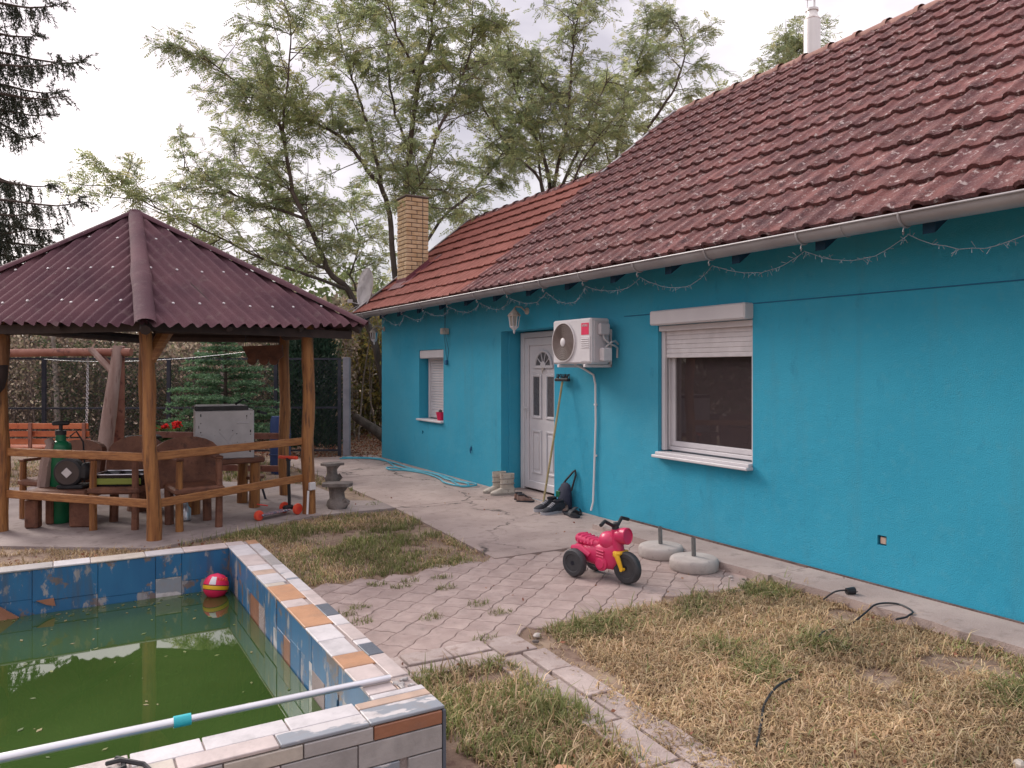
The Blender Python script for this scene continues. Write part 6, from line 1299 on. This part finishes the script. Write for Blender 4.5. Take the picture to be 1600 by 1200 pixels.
lawn('lawn', 'green and straw coloured grass between pool and slab border', [(1.66, .9), (1.58, 2.6), (1.42, 2.95), (1.30, 3.2), (1.30, 3.66), (2.04, 3.68), (2.09, 3.4), (1.96, .9)], 34000, (.03, .07), lambda x, y: .55-.2*(x > 1.75)-.25*(y < 2.7), .12, 6, ST, GR, (.004, .008))
lawn('lawn', 'dry straw coloured lawn in front of the blue wall', [(2.34, 3.97), (2.26, 3.3), (2.16, .7), (4.54, .7), (4.56, 3.92), (3.3, 4.0)], 125000, (.025, .085), lambda x, y: -.06+.30*(y > 3.62)+.22*(x > 4.2)+.22*((x < 2.55)), .17, 8, ST, GR, (.0035, .0075), (.6, 1.75))
lawn('lawn', 'sparse grass beyond the gazebo', [(3.3, 8.95), (3.3, 13.2), (1.2, 15.2), (-2.5, 16), (-2.5, 12), (1.4, 12.0), (2.95, 10.4)], 22000, (.04, .09), lambda x, y: .45+0*x, .2, 12, ST, GR, (.006, .012))
tufts = [(2.006, 5.39), (2.133, 5.229), (2.252, 5.336), (2.499, 5.306), (2.405, 5.047), (2.428, 4.578), (2.47, 4.357), (2.039, 4.491), (1.721, 4.92), (1.59, 4.822), (1.617, 4.625), (2.145, 3.972), (3.12, 8.52), (3.22, 8.62)]
tl = ['among the pavers nearest the lawn edge', 'the rightmost of the row nearest the lawn', 'just behind its neighbour near the lawn edge', 'the farthest to the right near the lawn', 'in front of another tuft at mid paving', 'alone at the middle of the paving', 'nearest the dry lawn on the pavers', 'at the centre left of the paving', 'by the pool rim, the farthest of three', 'by the pool rim, the middle of three', 'by the pool rim, the nearest of three', 'at the slab border corner', 'in the concrete joint by the stone pedestal', 'in the path joint beyond the pedestal']
for i, (x, y) in enumerate(tufts):
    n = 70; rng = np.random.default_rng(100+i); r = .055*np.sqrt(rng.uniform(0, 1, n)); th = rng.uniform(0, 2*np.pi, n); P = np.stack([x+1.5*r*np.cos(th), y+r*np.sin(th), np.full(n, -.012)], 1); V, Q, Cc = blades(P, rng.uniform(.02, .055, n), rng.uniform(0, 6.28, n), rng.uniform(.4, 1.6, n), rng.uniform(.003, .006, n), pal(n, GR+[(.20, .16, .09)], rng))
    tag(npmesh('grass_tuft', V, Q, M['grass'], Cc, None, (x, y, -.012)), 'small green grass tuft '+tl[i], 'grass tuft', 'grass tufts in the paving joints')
# fallen leaves: thick beyond the fence, sparse in the yard
parts = []
for n, fx in ((9000, lambda r, n: (lambda d, u: d[:, None]*np.array(Fv)+(u*d)[:, None]*np.array(Rv))(r.uniform(13.8, 20, n), r.uniform(-.45, -.10, n))), (500, lambda r, n: np.stack([r.uniform(-1.5, 1.3, n), r.uniform(6.15, 7.6, n), np.zeros(n)], 1)), (60, lambda r, n: np.stack([r.uniform(2.4, 4.9, n), r.uniform(4.0, 9, n), np.full(n, .012)], 1)), (90, lambda r, n: np.stack([r.uniform(1.35, 4.5, n), r.uniform(1, 3.8, n), np.full(n, .02)], 1))):
    P = fx(RNG, n); P = P+np.stack([np.zeros(n), np.zeros(n), np.full(n, -.012)+RNG.uniform(0, .025, n)], 1); parts.append(quads(P, unit(np.stack([RNG.normal(0, 1, n), RNG.normal(0, 1, n), RNG.normal(0, .25, n)], 1)), RNG.uniform(.03, .07, n) if n > 1000 else RNG.uniform(.015, .04, n), .035 if n > 1000 else .018, pal(n, [(.26, .10, .065), (.33, .15, .09), (.20, .085, .06), (.36, .22, .13)])))
n = 170; xx = RNG.uniform(-1.2, 1.05, n); yy = np.where(RNG.uniform(0, 1, n) < .5, RNG.uniform(2.95, 5.9, n), 5.93-np.abs(RNG.normal(0, .12, n))); P = np.stack([xx, yy, np.full(n, ZW+.003)], 1)
S_ = RNG.uniform(.006, .022, n)[:, None]; az = RNG.uniform(0, 6.28, n); d1 = np.stack([np.cos(az), np.sin(az), np.zeros(n)], 1); d2 = np.stack([-np.sin(az), np.cos(az), np.zeros(n)], 1); parts.append((np.stack([P-d1*S_, P-d2*S_*.5, P+d1*S_, P+d2*S_*.5], 1).reshape(-1, 3), np.arange(n*4).reshape(-1, 4), np.repeat(pal(n, [(.20, .22, .09), (.30, .26, .14), (.12, .16, .06)]), 4, 0)))
V, Q, Cc = merge(parts); tag(npmesh('leaf_litter', V, Q, M['grass'], Cc, None, (2, 12, 0)), 'scattered reddish brown fallen leaves', 'leaves', kind='stuff')
